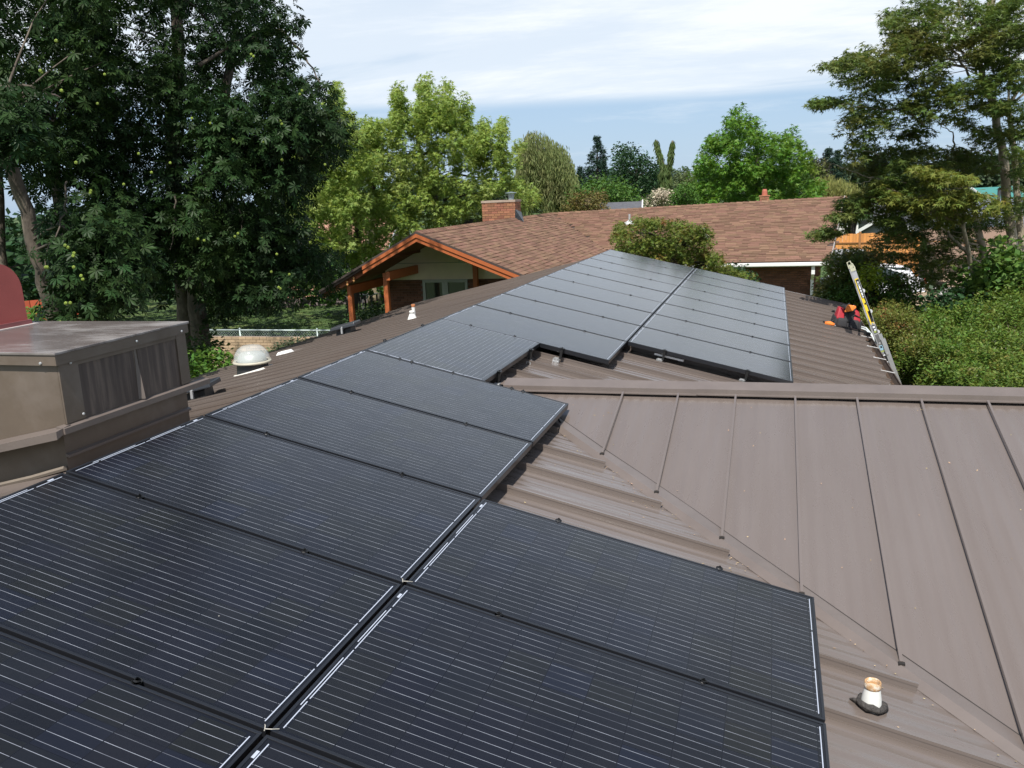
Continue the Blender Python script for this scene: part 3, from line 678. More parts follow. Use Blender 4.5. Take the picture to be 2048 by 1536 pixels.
c = MB(); c.lathe([(.215, -.005), (.245, .0), (.26, -.02)], 20); oo = c.build('sealant', M_white_s, sk); oo.rotation_euler = (0, -math.atan(TL), 0)
# ---- low black slant vents
def slant_vent(name, label, x, y, rz, s=1.0):
    r = thing(name, label, 'roof vent', (x, y, zl(x) + .03), rz, 'low black roof vents')
    a = MB(); a.hexa([(-.12, -.12, -.08), (.12, -.12, -.02), (.12, .12, -.02), (-.12, .12, -.08)], [(-.105, -.105, .055), (.105, -.105, .105), (.105, .105, .105), (-.105, .105, .055)]); a.build('throat', M_black, r)
    a = MB(); t = .245
    a.hexa([(-.19, -.16, .055), (.19, -.16, .135), (.19, .16, .135), (-.19, .16, .055)], [(-.175, -.148, .108), (.180, -.148, .188), (.180, .148, .188), (-.175, .148, .108)])
    a.build('hood', mat('vent_plastic', (.028, .032, .038), .38, spec=.6), r, bevel=.012)
    a = MB(); a.box((-.012, -.185, .03), (.012, -.155, .115)); a.lathe([(0, .02), (.01, .02), (.012, 0)], 8, (0, -.168, .11)); a.build('bracket', M_alu, r)
    b_ = MB(); b_.hexa([(-.2, -.2, -.09), (.2, -.2, -.005), (.2, .2, -.005), (-.2, .2, -.09)], [(-.2, -.2, -.074), (.2, -.2, .012), (.2, .2, .012), (-.2, .2, -.074)]); b_.build('base_flashing', M_trim, r)
    c = blob_mesh([(.20 + i * .03, -.20 + .02 * i, .02 + .007 * i) for i in range(6)], .03, 3); c.build('sealant', M_white_s, r)
    r.scale = (s, s, s); return r
slant_vent('slant_roof_vent', 'low black slanted roof vent just beyond the brown shroud', -1.74, -10.50, .25, .85)
slant_vent('slant_roof_vent', 'low black slanted roof vent on the far part of the left slope', -2.88, -5.55, .15, 1.0)
# ---- small whitish flashing patch
r = thing('flashing_patch', 'small white metal flashing cap low on the left slope past the dome', 'flashing', (-3.20, -6.71, zl(-3.2)))
c = MB(); c.hexa([(-.11, -.09, -.02), (.11, -.09, .03), (.11, .09, .03), (-.11, .09, -.02)], [(-.07, -.06, .05), (.07, -.06, .08), (.07, .06, .08), (-.07, .06, .05)]); c.build('cap', MATS['white_paint'], r, bevel=.006)
c = blob_mesh([(.10 + i * .02, -.1 + i * .03, .03) for i in range(4)], .03, 8); c.build('sealant', M_white_s, r)
# ---- white plumbing vent with rusty top, mid roof
M_rust = mat('rust', (.32, .12, .045), .85, var=.3, vscale=20)
M_wpaint = mat('chalky_white', (.74, .74, .70), .65, var=.1)
r = thing('plumbing_vent', 'white painted vent pipe pair with rusty top on the left slope', 'vent pipe', (-1.70, -5.85, zl(-1.70))); r.scale = (.56, .56, .52)
c = MB(); c.lathe([(.13, -.03), (.125, .01), (.095, .10), (.07, .16), (.055, .20)], 16); c.build('lead_flashing', M_wpaint, r, smooth=True)
c = MB(); c.lathe([(.055, .20), (.066, .205), (.066, .25), (.05, .262), (0, .262)], 14); c.build('cap', M_wpaint, r, smooth=True)
c = MB(); c.lathe([(.045, 0), (.045, .33)], 12, (-.05, .22, 0)); c.build('pipe', M_wpaint, r, smooth=True)
c = MB(); c.lathe([(.048, .33), (.050, .34), (.050, .40), (.036, .40), (.036, .36)], 12, (-.05, .22, 0)); c.build('rusty_rim', M_rust, r, smooth=True)
c = MB(); c.hexa([(-.16, -.13, -.035), (.16, -.13, .04), (.16, .13, .04), (-.16, .13, -.035)], [(-.16, -.13, -.025), (.16, -.13, .05), (.16, .13, .05), (-.16, .13, -.025)]); c.build('base_flashing', M_wpaint, r)
# ---- near plumbing vent with tar collar
px_, py_ = 3.43, -13.36
r = thing('plumbing_vent', 'white stub pipe with rusty rim in lumpy black tar near the valley', 'vent pipe', (px_, py_, zr(px_)))
c = MB(); c.lathe([(.050, -.02), (.048, .05), (.041, .09), (.038, .115)], 20); c.build('pipe', M_wpaint, r, smooth=True)
c = MB(); c.lathe([(.0385, .112), (.041, .115), (.0415, .128), (.040, .134), (.0395, .146), (.037, .149), (.033, .147), (.031, .13), (.030, .10)], 20); c.build('rusty_rim', mat('rusty_rim', (.45, .27, .13), .8, var=.5, vscale=30, col2=(.62, .55, .45), c2scale=25), r, smooth=True)
c = MB(); c.lathe([(.0, .118), (.031, .118)], 16); c.build('pipe_bore', mat('bore', (.5, .42, .32), .8), r)
rr = random.Random(5); c = MB(); pts = []; rad = []
for i in range(17):
    t = i / 16 * 2 * math.pi; q = .060 + rr.uniform(-.006, .008); x, y = q * math.cos(t), q * math.sin(t)
    pts.append((x, y, .012 - TR * x + rr.uniform(-.003, .006) + (.012 if y < 0 else 0))); rad.append(.017 + rr.uniform(-.004, .007))
rad[-1] = rad[0]; pts[-1] = pts[0]
c.tube(pts, rad, 8); c.tube([(-.07, -.01, .03), (-.085, .0, .03), (-.10, .01, .026)], [.014, .011, .005], 6)
c.build('tar_collar', mat('tar', (.045, .04, .036), .75, var=.4, vscale=30, bump=.9, bscale=50), r, smooth=True)
r.rotation_euler = (0, .03, 0); r.scale = (.80, .80, .78)
# ---- black clip by the right edge of the far array, loose
c = MB(); c.box((-.03, -.02, 0), (.03, .02, .03)); c.box((-.015, -.03, .03), (.02, .03, .045)); xx = 4.13; o = c.build('loose_clip', M_black); o.location = (4.02, -1.05, zr(4.02)); tag(o, 'small black clip lying on the metal right of the far array', 'clip')

# ---- extension ladder leaning on the right gutter
def build_ladder():
    top = Vector((4.085, -3.5, -.07)); d = Vector((.74, 0, -1.97)).normalized(); nrm = Vector((d.z * -1, 0, d.x)).normalized()   # nrm points up and outward
    if nrm.x < 0: nrm = -nrm
    foot_len = (top.z - GZ) / -d.z
    r = thing('extension_ladder', 'tall aluminium extension ladder leaning on the roof edge gutter', 'ladder', top + d * foot_len)
    inv = Matrix.Translation(-(top + d * foot_len))
    def lb(mb, name, m, **k):
        o = mb.build(name, m, r, **k); o.location = -(top + d * foot_len); return o
    yy = Vector((0, 1, 0))
    def rail(y, a, b, off, w, name='rail'):
        c = MB(); p = top + d * a + nrm * off + yy * y; q = top + d * b + nrm * off + yy * y
        s = nrm * w / 2; t = yy * .0015
        c.hexa([p - s - t, p + s - t, p + s + t, p - s + t], [q - s - t, q + s - t, q + s + t, q - s + t])
        for sg in (-1, 1):                             # flanges
            e = nrm * (w / 2 * sg); g = nrm * .0015
            c.hexa([p + e - g, p + e + g, p + e + g + yy * .028 , p + e - g + yy * .028], [q + e - g, q + e + g, q + e + g + yy * .028, q + e - g + yy * .028])
        lb(c, name, M_alu)
    for y in (0, .43):
        rail(y, .07, 2.15, 0, .062, 'fly_rail'); rail(y, 1.15, foot_len - .05, .052, .076, 'base_rail')
        c = MB(); p = top + yy * y; s = nrm * .034
        c.hexa([p + d * .045 - s - yy * .012, p + d * .045 + s - yy * .012, p + d * .045 + s + yy * .03, p + d * .045 - s + yy * .03], [p + d * .085 - s - yy * .012, p + d * .085 + s - yy * .012, p + d * .085 + s + yy * .03, p + d * .085 - s + yy * .03])
        c.tube([p - s * .85 + d * .05, p - s * .8 - d * .01, p + s * .5 - d * .02, p + s * .85 + d * .05], .009, 6)
        lb(c, 'end_cap', mat('ladder_plastic', (.50, .50, .36), .6))
    for i in range(7):
        a = .28 + i * .305; c = MB(); p = top + d * a
        c.tube([p + yy * -.004, p + yy * .44], .016, 8); lb(c, 'rung', M_alu)
    i = 0
    while 1.38 + i * .305 < foot_len - .1:
        p = top + d * (1.38 + i * .305) + nrm * .052; c = MB(); c.tube([p + yy * -.004, p + yy * .44], .016, 8); c.tube([p - yy * .008, p - yy * .0005], .014, 10); lb(c, 'rung', M_alu); i += 1
    for i in range(5):                                 # rung ends and guides bulging past the fly rail
        p = top + d * (.40 + i * .315) + nrm * .030; c = MB(); c.tube([p + yy * .0, p + yy * .02], .028, 12); lb(c, 'guide_lug', mat('bright_alu', (.72, .73, .73), .4, metal=.3))
    p = top + d * 1.83 + nrm * .01; c = MB(); c.tube([p - yy * .02, p - yy * .002], .028, 10); c.bar(p - d * .04 - yy * .006, p + d * .05 - yy * .006, .010, .05, up=nrm); lb(c, 'rung_lock', M_black)
    Y_ = mat('label_yellow', (.85, .62, .03), .5); K_ = mat('label_black', (.02, .02, .02), .5); W__ = mat('label_white', (.75, .77, .80), .5); R_ = mat('label_red', (.72, .06, .04), .5); B_ = mat('label_blue', (.30, .50, .62), .5)
    def lab(a, b, s0, s1, m, lvl=1, off=0.):
        c = MB(); s0 *= .8; s1 *= .8; p = top + d * a + nrm * off - yy * (.0022 + .0006 * lvl); q = top + d * b + nrm * off - yy * (.0022 + .0006 * lvl)
        c.add([p + nrm * s0, p + nrm * s1, q + nrm * s1, q + nrm * s0], [(0, 1, 2, 3)]); lb(c, 'label', m)
    lab(.20, .90, -.034, .030, Y_); lab(.215, .50, -.022, .034, K_, 2); lab(.50, .80, .008, .034, K_, 2); lab(.70, .87, -.012, .034, K_, 2)
    for i, (a, w_) in enumerate(((.245, .03), (.285, .022), (.315, .05), (.375, .03), (.415, .045), (.47, .02))): lab(a, a + w_, -.008, .016, W__, 3)
    lab(.52, .70, -.016, .012, Y_, 3)
    lab(.915, 1.04, -.030, .030, K_); lab(.93, .96, -.02, .02, W__, 2); lab(.975, 1.0, -.012, .024, W__, 2); lab(1.0, 1.03, -.022, .016, mat('label_green', (.35, .42, .12), .5), 2)
    lab(1.06, 1.22, -.028, .030, mat('label_grey', (.12, .12, .12), .5)); lab(1.23, 1.30, -.026, .028, B_); lab(1.24, 1.27, -.014, .018, K_, 2)
    lab(1.31, 1.33, -.03, .03, MATS['label_green']); lab(1.36, 1.47, -.028, .030, K_); lab(1.37, 1.39, -.02, .022, W__, 2); lab(1.48, 1.50, -.03, .03, W__); lab(1.50, 1.60, -.028, .030, K_); lab(1.60, 1.62, -.03, .03, B_)
    lab(1.625, 1.685, -.028, .030, Y_); lab(1.64, 1.67, -.012, .012, K_, 2); lab(1.69, 1.76, -.028, .030, K_); lab(1.70, 1.715, -.018, -.004, W__, 2); lab(1.70, 1.715, .004, .018, W__, 2); lab(1.735, 1.75, -.02, .02, W__, 2); lab(1.76, 1.79, -.028, .03, R_)
    lab(1.98, 2.12, -.022, .026, K_, 1, .052); lab(1.99, 2.03, -.014, .018, R_, 2, .052); lab(2.05, 2.065, -.012, .016, W__, 2, .052); lab(2.08, 2.11, -.012, .016, R_, 2, .052); lab(2.04, 2.047, -.016, .02, W__, 2, .052)
build_ladder()
# ---- backpack and saw on the roof edge
def soft(mb_pts, name, m, par, sub=2):
    o = mb_pts.build(name, m, par, smooth=True); s_ = o.modifiers.new('s', 'BEVEL'); s_.width = .032; s_.segments = 4; s_.limit_method = 'ANGLE'; return o
def build_bag():
    x, y = 4.10, -2.55
    r = thing('tool_backpack', 'black and red backpack with an orange cloth tucked in, beside the ladder', 'backpack', (x, y, zr(x) + .03), math.radians(8))
    r.rotation_euler = (0, PITCH * .8, math.radians(10)); r.scale = (.78, .92, 1.18)
    soft1 = lambda c, n_, m_, p_: soft(c, n_, m_, p_, 1); G = mat('bag_grey', (.026, .025, .027), .8, bump=.3, bscale=300, var=.15); K = mat('bag_black', (.014, .014, .015), .7); R_ = mat('bag_red', (.34, .014, .025), .6, var=.25, vscale=14)
    c = MB(); c.hexa([(-.27, -.16, -.02), (.28, -.16, -.02), (.26, .15, -.02), (-.26, .15, -.02)], [(-.25, -.13, .12), (.26, -.13, .12), (.24, .15, .13), (-.24, .15, .13)]); soft(c, 'main_body', G, r)
    c = MB(); c.hexa([(-.09, -.165, .06), (.11, -.165, .06), (.13, .12, .08), (-.12, .12, .08)], [(-.10, -.06, .275), (.12, -.06, .265), (.15, .12, .26), (-.14, .12, .26)]); soft(c, 'top_body', K, r)
    for sx in (-1, 1):
        c = MB(); c.hexa([(sx * .115 - .10, -.20, -.02), (sx * .115 + .10, -.20, -.02), (sx * .115 + .11, -.08, -.02), (sx * .115 - .11, -.08, -.02)], [(sx * .115 - .09, -.17, .10), (sx * .115 + .09, -.17, .10), (sx * .115 + .10, -.07, .12), (sx * .115 - .10, -.07, .12)]); soft(c, 'pocket', G, r)
        c = MB(); c.hexa([(sx * .16 - .09, -.15, .08), (sx * .16 + .09, -.15, .08), (sx * .16 + .08, .08, .08), (sx * .16 - .08, .08, .08)], [(sx * .14 - .07, -.075, .245), (sx * .14 + .06, -.065, .215), (sx * .14 + .05, .08, .215), (sx * .14 - .06, .08, .245)]); soft(c, 'side_panel', R_, r)
    c = MB(); c.tube([(-.22, -.05, .10), (-.25, -.09, .06), (-.31, -.10, .02), (-.40, -.11, .015), (-.46, -.10, .02)], [.012, .014, .015, .022, .012], 6); c.build('strap', K, r, smooth=True)
    c = MB(); c.tube([(-.05, .05, .25), (0, .05, .29), (.05, .05, .25)], .012, 6); c.build('handle', K, r, smooth=True)
    c = MB(); c.box((-.018, -.125, .0), (.018, -.10, .24)); c.build('centre_strap', K, r)
    c = MB(); c.tube([(.22, -.11, .14), (.10, -.125, .17), (.02, -.12, .12)], .010, 5); c.build('strap', K, r)
    c = MB()                                           # small white line emblem on the lid
    for a, b_ in (((-.048, -.088, .205), (-.028, -.084, .228)), ((-.028, -.084, .228), (-.010, -.086, .208)), ((-.010, -.086, .208), (-.018, -.092, .180)), ((-.018, -.092, .180), (-.036, -.091, .188)), ((-.036, -.091, .188), (-.048, -.088, .205)), ((-.036, -.09, .202), (-.018, -.09, .204))):
        c.bar(a, b_, .006, .004, up=(0, -1, 0))
    c.build('emblem', mat('emblem_white', (.8, .8, .8), .5), r)
    o_ = mat('orange_cloth', (.80, .22, .035), .8, var=.25, vscale=12, bump=.3)
    t = thing('orange_cloth', 'crumpled bright orange cloth stuffed in the lid of the backpack', 'cloth', (x + .05, y - .13, zr(x) + .30)); t.scale = (1.05, 1.05, 1.2)
    c = MB(); c.hexa([(-.085, -.03, -.04), (.05, -.03, -.02), (.09, .02, .02), (-.05, .02, -.02)], [(-.04, -.02, .065), (.03, -.025, .05), (.11, .02, .045), (-.02, .03, .06)]); soft(c, 'folds', o_, t)
    s = thing('hand_saw', 'orange handled hand saw lying under the backpack', 'saw', (x - .22, y - .32, zr(x - .2) + .045)); s.scale = (1.15, 1.3, 1.3); s.rotation_euler = (0, PITCH, math.radians(-4))
    c = MB(); c.tube([(-.08, .0, .0), (-.02, .0, .012), (.04, 0, .005)], [.024, .028, .020], 8); c.build('handle', o_, s, smooth=True)
    c = MB(); c.bar((.04, 0, .005), (.46, .02, .004), .05, .004); c.build('blade', M_alu, s)
    c = MB(); c.bar((.06, -.03, .0), (.5, -.02, .0), .05, .035); c.build('sheath', M_black, s)
    k = MB(); k.tube([(4.30, -2.35, zr(4.3) + .05), (4.42, -2.45, zr(4.3) + .03), (4.50, -2.6, zr(4.3) - .06), (4.53, -2.75, zr(4.3) - .20)], .010, 6); k.tube([(4.30, -2.38, zr(4.3) + .03), (4.42, -2.5, zr(4.3) + .0), (4.50, -2.66, zr(4.3) - .08), (4.53, -2.8, zr(4.3) - .22)], .010, 6)
    o = k.build('rope', mat('rope', (.62, .68, .68), .6), smooth=True); tag(o, 'pale doubled rope hanging over the gutter between backpack and ladder', 'rope')
build_bag()

# ================================================================ NEIGHBOUR HOUSE
nh = thing('shingled_house', 'neighbouring brick house with brown shingle roof and orange gable fascia', 'house', (-2, 12, GZ))
def nb(mb, name, m, par=None, **k):
    o = mb.build(name, m, par or nh, **k)
    if par is None: o.location = (2, -12, -GZ)
    return o
YR, YE, ZE = 17.0, 11.5, -1.275
def zmr(x): return .30 + .02 * (x + 5.1)
def zmain(x, y):
    t = (y - YE) / (YR - YE); t = t if t <= 1 else 2 - t
    return ZE + (zmr(x) - ZE) * t
WX, WZ, WEX = -5.35, .30, -1.5
sR = (WZ - ZE) / (WX * -1 + WEX); sL = .509
def zw(x): return WZ - sR * (x - WX) if x >= WX else WZ - sL * (WX - x)
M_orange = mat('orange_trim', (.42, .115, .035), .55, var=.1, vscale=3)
M_shob = mat('shingle_one', (.178, .104, .070), .92, rnd=.25, hue=.012, var=.18, vscale=60, bump=.3, bscale=200, spec=.2)
M_shis = mat('shingle_many', (.178, .104, .070), .92, rnd=.25, hue=.012, island=True, var=.18, vscale=60, bump=.3, bscale=200, spec=.2)
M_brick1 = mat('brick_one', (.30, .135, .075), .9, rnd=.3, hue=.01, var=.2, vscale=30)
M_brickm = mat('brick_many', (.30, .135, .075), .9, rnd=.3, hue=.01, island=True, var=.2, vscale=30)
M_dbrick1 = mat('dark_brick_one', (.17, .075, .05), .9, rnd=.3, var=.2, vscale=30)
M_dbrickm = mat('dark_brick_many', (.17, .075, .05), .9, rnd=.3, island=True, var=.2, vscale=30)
M_mortar = mat('mortar', (.20, .16, .13), .95)
def split_parts(pieces, name, m1, mm, parent, maxn=300, build=None):
    """pieces: list of (bottom4, top4) hexas; nearest maxn become objects of their own, the rest one joined part"""
    def dist(p): 
        c = np.mean(np.array(p[0] + p[1], dtype=float), axis=0); return float(np.linalg.norm(c - CAMP))
    pieces = sorted(pieces, key=dist)
    bld = build or (lambda mb, n_, m_: nb(mb, n_, m_, parent))
    for b_, t_ in pieces[:maxn]:
        c = MB(); c.hexa(b_, t_); bld(c, name, m1)
    if len(pieces) > maxn:
        c = MB()
        for b_, t_ in pieces[maxn:]: c.hexa(b_, t_)
        o = bld(c, name + 's', mm); o['kind'] = 'stuff'
def shingles(P, s0, s1, t1, inside, wmin=.16, wmax=.42, ex=.143, seed=1):
    """P(s,t,h) -> world point; s along eave, t up the slope in metres"""
    rr = random.Random(seed); out = []; t = 0; row = 0
    while t < t1 - .02:
        s = s0 - rr.uniform(0, .3); te = min(t + ex + .03, t1)
        while s < s1:
            w_ = rr.uniform(wmin, wmax); a = max(s, s0); b_ = min(s + w_ - .006, s1)
            if b_ - a > .04 and inside((a + b_) / 2, t + ex / 2):
                h = .016 + rr.choice((0, 0, .008)) + rr.uniform(0, .003)
                out.append(([P(a, t, 0), P(b_, t, 0), P(b_, te, 0), P(a, te, 0)], [P(a, t, h), P(b_, t, h), P(b_, te, h * .4), P(a, te, h * .4)]))
            s += w_
        t += ex; row += 1
    return out
# decks
w = MB()
def slab(mb, pts, th): mb.add([tuple(p) for p in pts] + [(p[0], p[1], p[2] - th) for p in pts], [(0, 1, 2, 3), (7, 6, 5, 4), (0, 4, 5, 1), (1, 5, 6, 2), (2, 6, 7, 3), (3, 7, 4, 0)])
for i in range(16):
    xa, xb = -9 + i * .9, -9 + (i + 1) * .9
    ea, eb = min(xa, 4.68 - (0 if xa < 4.5 else 0)), (xb if i < 15 else 4.68)
    ea = xa if i < 15 else 4.5
    slab(w, [(ea, YE, ZE - .012), (eb, YE, ZE - .012), (xb if i < 15 else 5.40, YR, zmr(xb) - .012), (xa if i < 15 else 4.5, YR, zmr(xa) - .012)], .11)
    slab(w, [(xa if i < 15 else 4.5, YR, zmr(xa) - .012), (xb if i < 15 else 5.40, YR, zmr(xb) - .012), (xb if i < 15 else 5.2, 22.5, ZE), (xa if i < 15 else 4.5, 22.5, ZE)], .11)
slab(w, [(WX, 3.2, WZ - .004), (WX, YR, WZ - .004), (WEX, YR - 5, ZE - .004), (WEX, 3.2, ZE - .004)][::-1], .12)
nb(w, 'roof_deck', mat('asphalt_dark', (.06, .045, .038), .9, var=.2))
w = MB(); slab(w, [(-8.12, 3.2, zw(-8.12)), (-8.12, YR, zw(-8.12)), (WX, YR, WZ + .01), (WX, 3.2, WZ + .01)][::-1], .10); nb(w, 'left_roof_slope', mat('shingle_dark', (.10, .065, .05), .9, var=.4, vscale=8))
lw_ = math.hypot(WX - WEX, WZ - ZE)
def Pw(s, t, h):
    f = t / lw_; x = WEX + (WX - WEX) * f; z = ZE + (WZ - ZE) * f
    return (x + h * .38, s, z + h * .925)
lm = math.hypot(YR - YE, zmr(0) - ZE)
def Pm(s, t, h):
    f = t / lm; y = YE + (YR - YE) * f
    return (s, y - h * .3, zmain(s, y) + h * .95)
def in_wing(s, t):
    x = WEX + (WX - WEX) * t / lw_
    return s < YE or zw(x) > zmain(x, s) + .0
def in_main(s, t):
    y = YE + (YR - YE) * t / lm
    if s > 4.68 + .72 * t / lm: return False
    return s > WEX or zmain(s, y) > zw(s)
sw = shingles(Pw, 3.2, YR, lw_, in_wing, seed=3); smn = shingles(Pm, -5.3, 5.4, lm, in_main, seed=4)
split_parts(sw + smn, 'shingle', M_shob, M_shis, None)
w = MB()                                              # ridge shingles
for i in range(60):
    y = 3.2 + i * .235
    if y > YR: break
    w.add([(WX - .13, y, zw(WX - .13) + .03), (WX, y, WZ + .052), (WX + .14, y, zw(WX + .14) + .03), (WX - .13, y + .26, zw(WX - .13) + .018), (WX, y + .26, WZ + .035), (WX + .14, y + .26, zw(WX + .14) + .018)], [(0, 1, 4, 3), (1, 2, 5, 4), (0, 2, 1)])
for i in range(48):
    x = -5.3 + i * .225
    z = zmr(x); w.add([(x, YR - .14, zmain(x, YR - .14) + .03), (x, YR, z + .052), (x, YR + .14, zmain(x, YR + .14) + .03), (x + .25, YR - .14, zmain(x + .25, YR - .14) + .016), (x + .25, YR, z + .036), (x + .25, YR + .14, zmain(x + .25, YR + .14) + .016)], [(0, 3, 4, 1), (1, 4, 5, 2), (0, 1, 2)])
nb(w, 'ridge_shingles', M_shis)
# fascia boards on the gable rake, doubled, upper run then stepped back lower run
w = MB()
def rake(mb, xa, xb, y, drop, h, th=.045):
    za, zb_ = zw(xa) - drop, zw(xb) - drop
    mb.hexa([(xa, y - th, za - h), (xb, y - th, zb_ - h), (xb, y, zb_ - h), (xa, y, za - h)], [(xa, y - th, za), (xb, y - th, zb_), (xb, y, zb_), (xa, y, za)])
for xa, xb in ((-6.85, WX), (WX, WEX)):
    c = MB(); rake(c, xa, xb, 3.2, .03, .085, .075); nb(c, 'fascia_board', M_orange)
    c = MB(); rake(c, xa, xb, 3.2, .118, .10, .05); nb(c, 'fascia_board', M_orange)
c = MB(); rake(c, -8.12, -6.86, 3.35, .05, .17, .05); nb(c, 'fascia_board', mat('old_orange_trim', (.30, .085, .035), .6, var=.2))
c = MB(); rake(c, -8.14, WX, 3.17, -.03, .055, .02); rake(c, WX, WEX, 3.17, -.03, .055, .02); nb(c, 'roof_edge', MATS['asphalt_dark'])
# soffit planks (dark) and beams, posts
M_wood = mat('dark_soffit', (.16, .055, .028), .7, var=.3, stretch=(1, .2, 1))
for i in range(13):
    y = 3.25 + i * .165
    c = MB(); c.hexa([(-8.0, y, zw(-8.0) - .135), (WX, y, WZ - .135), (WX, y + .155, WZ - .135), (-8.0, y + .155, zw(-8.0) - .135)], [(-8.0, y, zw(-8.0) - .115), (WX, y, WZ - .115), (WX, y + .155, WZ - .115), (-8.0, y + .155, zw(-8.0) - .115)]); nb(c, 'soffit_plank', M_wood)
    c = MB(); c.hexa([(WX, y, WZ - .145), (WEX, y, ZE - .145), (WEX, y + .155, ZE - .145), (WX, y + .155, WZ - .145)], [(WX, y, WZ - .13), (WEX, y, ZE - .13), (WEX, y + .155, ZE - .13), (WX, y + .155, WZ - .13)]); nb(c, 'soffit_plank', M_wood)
for x, zt in ((-7.42, -1.0), (-6.30, -.66)):
    c = MB(); c.box((x - .05, 3.42, zt - .22), (x + .05, 11.0 if x < -7 else 5.3, zt)); nb(c, 'beam', M_orange)
for x, zt, y in ((-7.42, -1.22, 3.44), (-6.42, -.80, 3.5), (-4.55, -.62, 5.08)):
    c = MB(); c.box((x - .06, y, GZ), (x + .06, y + .12, zt + (.1 if y < 5 else 0))); nb(c, 'post', M_orange, bevel=.004)
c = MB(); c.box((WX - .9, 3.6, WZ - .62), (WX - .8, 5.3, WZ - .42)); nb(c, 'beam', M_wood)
# gable wall: pale stucco above, brick below
GYW = 5.3
w = MB(); x0, x1 = -7.24, -2.46; zb_ = -1.06
w.add([(x0, GYW, zb_), (x1, GYW, zb_), (x1, GYW, zw(x1) - .14), (WX, GYW, WZ - .14), (x0, GYW, zw(x0) - .14), (x0, GYW + .2, zb_), (x1, GYW + .2, zb_), (x1, GYW + .2, zw(x1) - .14), (WX, GYW + .2, WZ - .14), (x0, GYW + .2, zw(x0) - .14)],
      [(0, 1, 2, 3, 4), (9, 8, 7, 6, 5), (5, 6, 1, 0), (0, 4, 9, 5), (1, 6, 7, 2)]); nb(w, 'stucco_wall', mat('pale_stucco', (.84, .72, .60), .85, var=.06))
c = MB(); c.box((x0, GYW - .006, -.615), (x1 - 1.0, GYW - .0015, -.60)); nb(c, 'panel_joint', mat('joint', (.35, .34, .28), .9))
w = MB(); w.box((x0, GYW + .03, GZ), (x1, GYW + .24, zb_)); w.box((x0 - .02, GYW + .03, GZ), (x0 + .2, 11.9, zw(x0) - .2)); w.box((x1 - .2, GYW + .24, GZ), (x1, 11.9, ZE - .15)); nb(w, 'brick_core', M_mortar)
def bricks(x0, x1, y, z0, z1, skip=None, bl=.205, bh=.070, dy=.03, seed=0, axis='x'):
    rr = random.Random(seed); out = []; z = z0; r_ = 0
    while z < z1 - .02:
        s = x0 - (bl / 2 if r_ % 2 else 0)
        while s < x1:
            a, b_ = max(s, x0), min(s + bl - .010, x1)
            if b_ - a > .03 and not (skip and skip((a + b_) / 2, z)):
                o = rr.uniform(-.003, .003); zt = min(z + bh - .010, z1)
                if axis == 'x': out.append(([(a, y - dy + o, z), (b_, y - dy + o, z), (b_, y, z), (a, y, z)], [(a, y - dy + o, zt), (b_, y - dy + o, zt), (b_, y, zt), (a, y, zt)]))
                else: out.append(([(y, a, z), (y + dy - o, a, z), (y + dy - o, b_, z), (y, b_, z)], [(y, a, zt), (y + dy - o, a, zt), (y + dy - o, b_, zt), (y, b_, zt)]))
            s += bl
        z += bh; r_ += 1
    return out
winx0, winx1, winz0, winz1 = -6.14, -4.84, -2.2, -1.062
sk_ = lambda x, z: winx0 - .02 < x < winx1 + .02 and z > winz0
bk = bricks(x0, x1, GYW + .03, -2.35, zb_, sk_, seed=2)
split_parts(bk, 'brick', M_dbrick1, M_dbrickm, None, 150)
# window
wf = MB(); fw = .075
for a, b_ in ((winx0, winx1),): 
    wf.box((a, GYW - .03, winz0), (a + fw, GYW + .03, winz1)); wf.box((b_ - fw, GYW - .03, winz0), (b_, GYW + .03, winz1)); wf.box((a + fw, GYW - .03, winz1 - fw), (b_ - fw, GYW + .03, winz1)); wf.box((a + fw, GYW - .03, winz0), (b_ - fw, GYW + .03, winz0 + fw))
    mid = (a + b_) / 2; wf.box((mid - .085, GYW - .03, winz0 + fw), (mid + .085, GYW + .03, winz1 - fw))
win = nb(wf, 'window', mat('grey_frame', (.40, .42, .41), .5))
for a, b_ in ((winx0 + fw, mid - .085), (mid + .085, winx1 - fw)):
    c = MB(); c.box((a, GYW + .0, winz0 + fw), (b_, GYW + .006, winz1 - fw)); g_ = c.build('pane', mat('window_glass', (.025, .035, .032), .06, spec=.8), win)
    c = MB(); zz = -1.62; c.box((a, GYW - .012, zz), (b_, GYW - .001, zz + .03)); c.build('transom', MATS['grey_frame'], win)
c = MB(); c.lathe([(0, -.02), (.07, -.015), (.09, .05), (.05, .10), (0, .11)], 12, (-4.93, GYW - .12, -.60)); nb(c, 'porch_lamp', mat('lamp_glass', (.5, .5, .46), .4))
c = MB(); c.tube([(-4.5, 5.0, -.42), (-4.3, 4.8, -.60), (-4.0, 4.4, -.67), (-3.6, 3.9, -.70), (-3.3, 3.4, -.62)], .008, 5); nb(c, 'hanging_wire', mat('wire_pale', (.5, .5, .48), .6))
for i, (px, py) in enumerate(((688, 499), (701, 491))):
    for dz in (0, -.07):
        p = atY(px + 0, py, 3.24); c = MB(); c.lathe([(0, .03), (.026, .02), (.03, 0), (.02, -.03), (0, -.035)], 8, (p[0], 3.27, zw(p[0]) - .16 + dz)); nb(c, 'string_light_bulb', mat('bulb_amber', (.75, .38, .15), .4))
